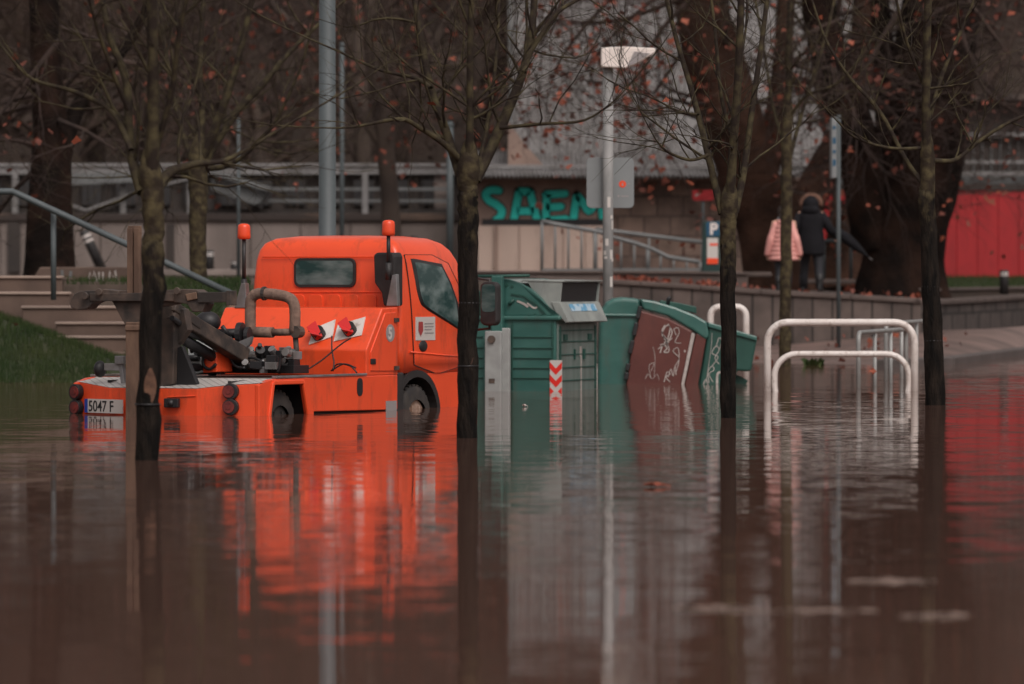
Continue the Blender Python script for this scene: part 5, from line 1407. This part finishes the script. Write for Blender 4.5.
street_tree('slim tree with a black wrapped trunk in front of the toppled container', 56.8,
 [(728, 440, 7.6*u3), (728, 380, 7.4*u3), (728, 300, 7.4*u3), (728, 250, 7.6*u3), (728, 222, 8.2*u3), (729, 206, 9.5*u3)],
 [(.5, [(722, 214, 5*u3), (714, 180, 4.5*u3), (702, 130, 4*u3), (690, 85, 3.4*u3), (678, 45, 3*u3), (664, -10, 2.4*u3)]),
  (-.4, [(729, 210, 7*u3), (733, 150, 5.5*u3), (738, 80, 5*u3), (741, 0, 4.2*u3), (742, -70, 3.5*u3)]),
  (.5, [(735, 212, 5*u3), (744, 170, 4.4*u3), (752, 110, 3.8*u3), (762, 40, 3.2*u3), (772, -40, 2.6*u3)]),
  (-.5, [(708, 155, 2.4*u3), (690, 160, 2*u3), (668, 152, 1.6*u3), (656, 140, 1*u3)]),
  (.4, [(698, 115, 2.2*u3), (680, 112, 1.8*u3), (664, 104, 1.2*u3)]),
  (.6, [(736, 150, 2.6*u3), (722, 100, 2.4*u3), (716, 40, 2*u3), (708, -30, 1.6*u3)])], 244, 13, .08, .7, 2, 7)
street_tree('slim dark tree with a wrapped trunk right of the white cycle stand', 62.2,
 [(936, 420, 9.3*u4), (935, 380, 9.3*u4), (932, 320, 9.5*u4), (929, 250, 8.2*u4), (927, 200, 8*u4), (927, 150, 7*u4)],
 [(-.3, [(927, 155, 6.5*u4), (926, 100, 5.5*u4), (927, 40, 5*u4), (930, -60, 4*u4)]),
  (.5, [(924, 185, 3.6*u4), (906, 160, 3*u4), (880, 112, 2.6*u4), (850, 78, 2.2*u4), (826, 40, 1.8*u4), (812, 0, 1.4*u4)]),
  (.5, [(930, 160, 3.5*u4), (955, 160, 3*u4), (978, 142, 2.6*u4), (1010, 122, 2.2*u4), (1050, 106, 1.6*u4)]),
  (-.4, [(924, 148, 2.4*u4), (890, 148, 1.9*u4), (856, 138, 1.5*u4), (838, 122, 1.1*u4)]),
  (.4, [(929, 120, 3*u4), (944, 70, 2.6*u4), (966, 20, 2*u4), (990, -40, 1.6*u4)]),
  (-.4, [(926, 90, 2.4*u4), (906, 40, 2*u4), (890, -30, 1.6*u4)])], 192, 14, .09, .75, 2, 7)
u5 = 82/F; u6 = 87.2/F
street_tree('lichen covered bare tree behind the truck with limbs fanning from one fork', 82,
 [(198, 300, 9*u5), (198, 260, 8.4*u5), (198, 215, 8.6*u5), (198, 180, 10*u5), (198.5, 165, 11*u5)],
 [(.8, [(194, 172, 6*u5), (186, 172, 5*u5), (160, 177, 4*u5), (140, 190, 2.6*u5)]),
  (-.5, [(197, 170, 7*u5), (208, 145, 6*u5), (222, 110, 5*u5), (236, 68, 4*u5), (252, 0, 3.4*u5), (260, -40, 3*u5)]),
  (.6, [(201, 170, 6*u5), (218, 140, 5*u5), (240, 108, 4.4*u5), (262, 85, 4*u5), (290, 52, 3*u5), (336, 8, 2*u5)]),
  (-.8, [(204, 168, 5*u5), (226, 166, 3.6*u5), (248, 152, 2.8*u5), (276, 120, 2.2*u5), (300, 70, 1.8*u5)]),
  (.5, [(194, 168, 4*u5), (182, 130, 3*u5), (170, 80, 2.6*u5), (160, 10, 2.2*u5)]),
  (.2, [(198, 168, 5*u5), (202, 120, 4*u5), (200, 60, 3.4*u5), (206, -30, 2.8*u5)])], 190, 15, .1, 1.1, 2, 8, False, zbase=1.2, nleaf=14)
street_tree('slim mossy tree at the waters edge in front of the child in pink', 87.2,
 [(785, 368, 6.4*u6), (785, 340, 6*u6), (785.5, 280, 5.8*u6), (786, 200, 5.8*u6), (787, 150, 5.6*u6), (788, 110, 5*u6)],
 [(-.3, [(788, 115, 4.4*u6), (789, 60, 4*u6), (790, 0, 3.4*u6), (792, -60, 2.6*u6)]),
  (.6, [(787, 170, 3*u6), (797, 130, 2.6*u6), (812, 80, 2.2*u6), (830, 20, 1.8*u6), (842, -40, 1.4*u6)]),
  (.6, [(786, 150, 2.6*u6), (774, 110, 2.2*u6), (764, 50, 1.9*u6), (752, -20, 1.5*u6)]),
  (-.6, [(788, 120, 2.4*u6), (806, 96, 2*u6), (836, 84, 1.6*u6), (860, 60, 1.2*u6)])], 330, 16, .06, 1.0, 2, 7, False, zbase=-.05, nleaf=14)

# old plane trees on the plaza
def plane_tree(label, d, stems, seed, zbase, twigs=9, nleaf=60, mt='bark_dark', sprays=(), twl=2.2):
    rnd = random.Random(seed)
    x0 = stems[0][1][0][0]; base = P(x0, 270, d); base.z = zbase
    t = thing('plane_tree', label, 'tree', base, 0, 'old plane trees behind the water')
    tips = []; tw = MB(); st_ = MB()
    for drift, lp in stems:
        n = len(lp); q = [P(x, y, d+drift*i/(n-1))-base for i, (x, y, r) in enumerate(lp)]
        sm_ = smooth_line(q, 6); rr_ = []
        for i in range(len(sm_)):
            f_ = i/(len(sm_)-1)*(n-1); k = min(int(f_), n-2); rr_.append((lp[k][2]+(lp[k+1][2]-lp[k][2])*(f_-k))*d/F)
        vs = []; m_ = 18
        prev = None; o = len(st_.v)
        for i, p in enumerate(sm_):
            tt = (sm_[min(i+1, len(sm_)-1)]-sm_[max(i-1, 0)]).normalized()
            a = tt.cross(Vector((0,1,0))).normalized(); b_ = tt.cross(a)
            for j in range(m_):
                an = 2*math.pi*j/m_
                w_ = 1+.13*mnoise.noise((math.cos(an)*1.5+seed, math.sin(an)*1.5, p.z*.7+drift))+.05*mnoise.noise((math.cos(an)*4, math.sin(an)*4+seed, p.z*2.5))
                vs.append(p+(a*math.cos(an)+b_*math.sin(an))*rr_[i]*w_)
        st_.add(vs, [(i*m_+j, i*m_+(j+1) % m_, (i+1)*m_+(j+1) % m_, (i+1)*m_+j) for i in range(len(sm_)-1) for j in range(m_)], 0, True)
        for _ in range(twigs):
            i = rnd.randint(len(sm_)//2, len(sm_)-2)
            a = Vector((rnd.gauss(0,1), rnd.gauss(0,1)-.4, rnd.gauss(0,.5))).normalized()
            grow(tw, sm_[i].copy(), a, twl*rnd.uniform(.5, 1.2), min(.05, rr_[i]*.2), 0, rnd, 3, 4, .3, -.02, (1, 2), tips)
        grow(tw, sm_[-1].copy(), (sm_[-1]-sm_[-2]).normalized(), twl*1.6, rr_[-1], 0, rnd, 3, 6, .2, .05, (2, 3), tips)
    for dr, lp in sprays:
        n = len(lp); q = [P(x, y, d+dr)-base for i, (x, y, r) in enumerate(lp)]
        sm_ = smooth_line(q, 5)
        tw.tube(sm_, [max(.008, .06*(1-i/len(sm_))) for i in range(len(sm_))], 5, 0, False)
        for i in range(2, len(sm_)-1):
            for _ in range(2):
                a = Vector((rnd.gauss(0,1), rnd.gauss(0,1), rnd.gauss(-.5,.6))).normalized()
                grow(tw, sm_[i].copy(), a, rnd.uniform(.5, 1.4), .014, 1, rnd, 3, 4, .3, -.10, (1, 2), tips)
    st_.build('trunk', M[mt], t, recalc=False)
    cr = tw.build('crown', M['twig'], t, recalc=False)
    lf = MB()
    for p in tips:
        if rnd.random() < nleaf/max(1, len(tips)):
            for _ in range(rnd.randint(1, 3)): leaf(lf, p+Vector((rnd.gauss(0,.12), rnd.gauss(0,.12), rnd.gauss(-.08,.12))), rnd.uniform(.045, .095), 0 if rnd.random() < .40 else 1, rnd)
    if lf.v: lf.build('dry_leaf', [M['leaf'], M['leaf_b']], cr, recalc=False)['kind'] = 'stuff'
    return t
plane_tree('thick dark trunk of an old tree at the far left above the stairs', 95, [(0, [(52, 300, 31), (50, 270, 26), (50, 215, 23), (52, 150, 19), (47, 80, 16), (44, 0, 15), (40, -140, 12)]), (.8, [(60, 160, 12), (72, 120, 9), (92, 85, 7), (130, 40, 5), (170, -40, 4)])], 21, 1.1, 9, 40,
 sprays=[(0, [(110, 60, 2), (160, 70, 2), (210, 95, 2)]), (-1, [(60, 40, 2), (20, 90, 2), (-20, 140, 2)])])
plane_tree('massive brown leaning trunk of an old tree behind the parking machine', 113, [(0, [(775, 295, 36), (772, 270, 29), (764, 225, 27), (748, 170, 29), (728, 105, 30), (712, 50, 28), (698, -10, 25), (680, -140, 18)]), (.6, [(758, 190, 16), (772, 140, 13), (782, 80, 11), (786, 0, 9), (795, -100, 7)])], 22, .9, 15, 700, 'bark_brown',
 sprays=[(-3, [(680, -20, 2), (640, 10, 2), (600, 50, 2), (575, 95, 2)]), (-2, [(690, 0, 2), (655, 40, 2), (640, 100, 2), (668, 150, 2)]), (-4, [(650, -40, 2), (580, -10, 2), (530, 40, 2), (500, 90, 2)]), (-3, [(640, -30, 2), (600, 10, 2), (560, 60, 2), (545, 110, 2)]), (-3, [(700, -10, 2), (620, 20, 2), (560, 20, 2), (510, 10, 2)])])
plane_tree('broad near black trunk of the largest old tree right of the walking adult', 110, [(0, [(902, 302, 50), (903, 285, 43), (906, 255, 40), (914, 205, 42), (924, 140, 44), (934, 70, 42), (940, 0, 40), (945, -140, 28)]), (-.5, [(880, 245, 26), (868, 190, 24), (856, 140, 22), (838, 80, 21), (822, 20, 18), (808, -100, 14)]), (1, [(872, 250, 12), (888, 150, 13), (884, 80, 12), (880, 0, 10)])], 23, .9, 20, 220,
 sprays=[(-3, [(960, -10, 2), (990, 30, 2), (1020, 70, 2)]), (-4, [(900, 10, 2), (870, 60, 2), (850, 110, 2)]), (-3, [(840, 20, 2), (800, 40, 2), (780, 90, 2)]), (-3, [(960, 30, 2), (985, 90, 2), (1030, 120, 2)])], twl=1.8)
plane_tree('brown forked limb tree between the walking adult and the red hall', 119, [(0, [(800, 290, 26), (802, 240, 20), (808, 200, 17), (826, 165, 17), (848, 125, 16), (862, 60, 14), (870, -80, 10)]), (.3, [(846, 290, 30), (846, 262, 24), (843, 235, 17), (838, 212, 9), (836, 200, 4)])], 24, .9, 8, 60, 'bark_brown')
plane_tree('spreading tree with rusty leaves behind the thick grey column', 121, [(0, [(392, 275, 10), (390, 200, 9), (382, 120, 8), (372, 40, 7), (366, -80, 5)]), (.5, [(386, 150, 6), (350, 100, 5), (310, 50, 4.5), (270, 0, 4)]), (.5, [(382, 120, 5), (420, 70, 4.5), (450, 10, 4), (480, -60, 3)])], 25, 1.2, 18, 300, 'farbark',
 sprays=[(-2, [(330, 0, 2), (290, 30, 2), (250, 70, 2)]), (-3, [(300, -20, 2), (250, 10, 2), (200, 40, 2), (170, 80, 2)]), (-2, [(400, -10, 2), (430, 50, 2), (400, 100, 2)]), (-2, [(280, -30, 2), (230, -10, 2), (190, 10, 2)])])

# bare trees climbing the hillside, four kinds of crown
def hill_z(d): return 1.2+52*(max(0, (d-150)/150)**.9)
protos = []
kinds = ['broad bare brown tree on the hillside beyond the footbridge', 'narrow bare grey brown tree on the hillside beyond the footbridge', 'tangled bare tree on the hillside with a leaning trunk', 'twiggy bare tree high on the hillside']
for k in range(4):
    rnd = random.Random(100+k)
    t = thing('bare_tree', kinds[k], 'tree', (0,0,0), 0, 'bare trees on the hillside')
    tk = MB(); tw = MB(); lean = Vector((rnd.uniform(-.12, .12), rnd.uniform(-.1, .1), 1)).normalized()
    H = (5, 6.5, 4.5, 6)[k]
    tk.tube([Vector((0,0,-.6)), lean*H*.5, lean*H], [.26, .2, .13], 8)
    tips = []
    for _ in range(9):
        f_ = rnd.uniform(.25, 1); a = rnd.uniform(0, 6.28)
        dv = Vector((math.cos(a), math.sin(a), rnd.uniform(.3, 1.1)*(1.6 if k == 1 else 1))).normalized()
        grow(tw, lean*H*f_, dv, rnd.uniform(2.2, 3.4), .10, 0, rnd, 4, 5, .28, .10, (2, 3), tips, .75)
    tk.build('trunk', M['farbark'], t); tw.build('crown', M['fartwig'], t, recalc=False)
    protos.append(t)
spots = []
rnd = random.Random(55)
for row, (d, n) in enumerate(((143, 14), (152, 13), (163, 13), (176, 13), (192, 12), (212, 11), (236, 10))):
    for j in range(n):
        px = -220+(1024+440)*(j+rnd.uniform(.1, .9))/n
        spots.append((px, d+rnd.uniform(-2, 3)))
ix = 0
for i, (px, d) in enumerate(spots):
    if d < 149 and px > 440: continue
    k = ix % 4
    o = protos[k] if ix < 4 else copy_tree(protos[k])
    o.location = ((px-512)*d/F, d, hill_z(d)); o.rotation_euler = (0, 0, rnd.uniform(0, 6.28)); s_ = rnd.uniform(.85, 1.3); o.scale = (s_, s_, s_*rnd.uniform(.9, 1.15)); ix += 1
# undergrowth: dead leaf and bramble cover on the slope
ug = MB()
for _ in range(52000):
    d = 146+120*rnd.random()**1.5; x = ((rnd.uniform(-240, 1260)-512)*d/F)
    h = 2.6*abs(mnoise.noise((x*.25, d*.2, 5)))+.5
    z = hill_z(d)+rnd.random()**1.4*h
    s_ = rnd.uniform(.05, .17)
    u_ = Vector((rnd.gauss(0,1), rnd.gauss(0,1), rnd.gauss(0,1))).normalized()*s_; v_ = Vector((rnd.gauss(0,1), rnd.gauss(0,1), rnd.gauss(0,1))).normalized()*s_
    p = Vector((x, d, z)); r_ = rnd.random()
    ug.add([p, p+u_, p+u_+v_*.8, p+v_], [(0,1,2,3)], 0 if r_ < .5 else (1 if r_ < .8 else (2 if r_ < .95 else 3)))
ug.build('undergrowth', [M['fartwig'], M['farbark'], mat('dead_leaf', (.11, .055, .036), .9, (.07, .04, .028), 1), mat('ivy', (.035, .042, .022), .7, (.05, .055, .03), 1)], recalc=False)['kind'] = 'stuff'

# ------------------------------------------------------------------ people on the plaza
def skin_body(name, verts, edges, radii, material, parent, root=0):
    me = bpy.data.meshes.new(name); me.from_pydata([Vector(v) for v in verts], edges, []); me.update()
    o = bpy.data.objects.new(name, me); COL.objects.link(o); o.parent = parent
    o.modifiers.new('skin', 'SKIN'); me.materials.append(material)
    if not me.skin_vertices: me.attributes.new('x', 'FLOAT', 'POINT')
    for i, r in enumerate(radii):
        sv = me.skin_vertices[0].data[i]; sv.radius = (r, r) if not isinstance(r, tuple) else r; sv.use_root = (i == root)
    sub = o.modifiers.new('sub', 'SUBSURF'); sub.levels = 1; sub.render_levels = 2
    return o
def ring_shape(mb, secs, n=16, mi=0, wob=0, seed=0):
    rg = []
    for k, (cx, cy, z, rx, ry) in enumerate(secs):
        rg.append([Vector((cx+rx*math.cos(2*math.pi*j/n)*(1+wob*mnoise.noise((j*.9, k*.7, seed))), cy+ry*math.sin(2*math.pi*j/n)*(1+wob*mnoise.noise((j*.9, k*.7, seed+3))), z)) for j in range(n)])
    return mb.rings(rg, mi)
def person(label, loc, rz, H, coat_m, leg_m, kind):
    t = thing('person', label, 'person', loc, rz)
    s = H/1.68
    S = lambda v: tuple(c*s for c in v)
    # local: +Y is the way the person walks, X right
    if kind == 'adult':
        la, ra = (-.16, .16, .08), (.18, -.18, .10); lk_, rk_ = (-.13, .10, .48), (.14, -.02, .47)
        hl, hr_ = (-.30, .05, .80), (.40, .30, .98); el, er_ = (-.30, -.04, 1.08), (.33, .06, 1.10)
    else:
        la, ra = (-.09, -.12, .08), (.09, .14, .09); lk_, rk_ = (-.09, .02, .45), (.09, .12, .46)
        hl, hr_ = (-.31, .02, .72), (.31, .04, .72); el, er_ = (-.25, -.04, 1.02), (.25, -.04, 1.02)
    V = [(0,0,.88), (0,.0,1.12), (0,.01,1.36), (0,.02,1.46), (0,.035,1.56), (0,.04,1.66),
         (-.09,0,.84), lk_, la, (la[0], la[1]+.14, .035), (.09,0,.84), rk_, ra, (ra[0], ra[1]+.14, .035),
         (-.19,0,1.37), el, hl, (.19,0,1.37), er_, hr_]
    def fin(h, sx):
        h = Vector(h); out = []
        for k in range(5): out.append((h.x+sx*(-.03+.015*k), h.y+.03*(k-2)*.6, h.z-.09+(.025 if k in (0, 4) else 0)))
        return out
    E = [(0,1),(1,2),(2,3),(3,4),(4,5),(0,6),(6,7),(7,8),(8,9),(0,10),(10,11),(11,12),(12,13),(2,14),(14,15),(15,16),(2,17),(17,18),(18,19)]
    rad = [.135, .125, .14, .055, .095, .075, .085, .058, .042, .035, .085, .058, .042, .035, .065, .045, .032, .065, .045, .032]
    for h, hi, sx in ((hl, 16, -1), (hr_, 19, 1)):
        for f_ in fin(h, sx):
            V.append(f_); E.append((hi, len(V)-1)); rad.append(.010)
    skin_body('body', [S(v) for v in V], E, [r*s for r in rad], M['skin'], t)
    # trousers and boots
    tr = MB()
    for hip, kn, an in (((-.09,0,.90), lk_, la), ((.09,0,.90), rk_, ra)):
        a, k, b_ = Vector(hip), Vector(kn), Vector(an)
        tr.tube([Vector(S(v)) for v in (a, a.lerp(k, .5), k, k.lerp(b_, .5), b_)], [r*s for r in (.115, .098, .078, .072, .066)], 12)
    tr.build('trousers', leg_m, t)
    bt = MB()
    for an in (la, ra):
        ring_shape(bt, [tuple(c*s for c in q) for q in ((an[0], an[1]+.05, -.075+an[2]-.0, .05, .14), (an[0], an[1]+.05, an[2]-.03, .052, .142), (an[0], an[1]+.03, an[2]+.03, .055, .10), (an[0], an[1], an[2]+.12, .066, .07), (an[0], an[1], an[2]+.24, .074, .076))], 14)
    bt.build('boots', M['boot'], t)
    ct_ = MB()
    if kind == 'adult':
        ring_shape(ct_, [tuple(c*s for c in q) for q in ((0,-.01,.66,.235,.17), (0,-.01,.70,.25,.18), (0,0,.95,.235,.165), (0,0,1.10,.215,.155), (0,0,1.28,.235,.155), (0,0,1.38,.235,.145), (0,.01,1.45,.15,.12), (0,.02,1.49,.085,.085))], 20, 0, .05, 1)
        ct_.tube([Vector(S(v)) for v in ((-.17,0,1.37), el, hl)], [r*s for r in (.095, .08, .06)], 12); ct_.tube([Vector(S(v)) for v in ((.17,0,1.37), er_, hr_)], [r*s for r in (.095, .08, .06)], 12)
        c = ct_.build('coat', coat_m, t)
        hd = MB(); hd.ball(S((0, .0, 1.54)), .15*s, 16, 12, 0, (1, .95, 1.05)); ring_shape(hd, [tuple(c_*s for c_ in q) for q in ((0,-.05,1.38,.17,.10), (0,-.05,1.46,.15,.11), (0,-.01,1.52,.14,.13))], 16)
        h = hd.build('hood', coat_m, c)
        fu = MB(); pts = [Vector(S((.165*math.cos(R(a)), .04-.02*abs(math.cos(R(a))), 1.55+.15*math.sin(R(a))))) for a in range(-10, 191, 10)]
        fu.tube(pts, [(.045+.012*mnoise.noise((i*1.7, 0, 0)))*s for i in range(len(pts))], 10)
        r2 = random.Random(9)
        for _ in range(500):
            p = r2.choice(pts)+Vector((r2.gauss(0,.02), r2.gauss(0,.025), r2.gauss(0,.02))); q = p+Vector((r2.gauss(0,.03), r2.gauss(0,.03), r2.gauss(.01,.03)))
            fu.add([p, p+Vector((.006,0,0)), q], [(0,1,2)])
        fu.build('fur_trim', M['fur'], h, recalc=False)
    else:
        secs = []
        for k in range(9):
            z = .62+k*.09; w_ = (.29, .28, .268, .25, .235, .218, .20, .18, .14)[k]
            secs += [(0,0,z,w_-.022,.19-.004*k), (0,0,z+.03,w_+.010,.213-.004*k), (0,0,z+.06,w_+.010,.213-.004*k)]
        secs += [(0,.01,1.45,.11,.10)]
        ring_shape(ct_, [tuple(c*s for c in q) for q in secs], 20)
        for sh, e_, h_ in (((-.12,0,1.37), el, hl), ((.12,0,1.37), er_, hr_)):
            a, k, b_ = Vector(sh), Vector(e_), Vector(h_); pp_ = []; rr_ = []
            for i in range(13):
                f_ = i/12; p = a.lerp(k, f_*2) if f_ < .5 else k.lerp(b_, f_*2-1); pp_.append(Vector(S(p))); rr_.append((.092-.02*f_+(.008 if i % 2 else 0))*s)
            ct_.tube(pp_, rr_, 12)
        c = ct_.build('jacket', coat_m, t)
        hh = MB(); hh.ball(S((0, .02, 1.60)), .118*s, 16, 12, 0, (1, 1.05, 1.15)); ring_shape(hh, [tuple(c_*s for c_ in q) for q in ((0,-.07,1.28,.06,.03), (0,-.07,1.42,.085,.05), (0,-.04,1.55,.10,.09))], 12)
        hh.build('hair', M['hair'], t)
        ring_shape(MB(), [tuple(c_*s for c_ in q) for q in ((0,.01,1.40,.12,.11), (0,.01,1.46,.125,.115), (0,.01,1.50,.10,.095))], 14).build('scarf', M['scarf'], t)
    # face on the far side: eyes, nose, mouth, ears
    fc = MB()
    hz0 = 1.60; fy = .125
    for sx in (-1, 1):
        fc.ball(S((sx*.034, fy, hz0+.01)), .012*s, 8, 6, 1); fc.ball(S((sx*.098, .035, hz0)), .028*s, 8, 6, 0, (.4, .8, 1.2))
    fc.ball(S((0, fy+.012, hz0-.025)), .018*s, 8, 6, 0, (.8, 1, 1.4)); fc.ball(S((0, fy-.008, hz0-.068)), .022*s, 8, 6, 2, (1.3, .5, .4))
    fc.build('face', [M['skin'], M['ink'], M['crest']], t)
    return t
dA = 102.2
pa_ = at(811, dA, 1.01); person('adult in a black parka with brown fur trimmed hood walking away along the plaza', pa_, R(-12), 1.64, M['coat'], M['jeans'], 'adult')
dC = 101.8
pc_ = at(783.6, dC, 1.03); person('child in a pale pink quilted jacket walking beside the adult in black', pc_, R(-5), 1.43, M['pink'], M['jeans'], 'child')
um = thing('umbrella', 'dark folded umbrella held out to the right by the adult in black', 'umbrella')
A_, B_ = P(834, 228, dA+.2), P(871, 259, dA+.2)
ub = MB(); dv = (B_-A_)
ub.tube([A_+dv*f_ for f_ in (0, .1, .35, .6, .85, .95)], [.03, .07, .10, .075, .03, .012], 10)
ub.build('canopy', M['coat'], um)
MB().tube([A_-dv*.12, B_+dv*.04], .012, 6).build('shaft', M['steel'], um)
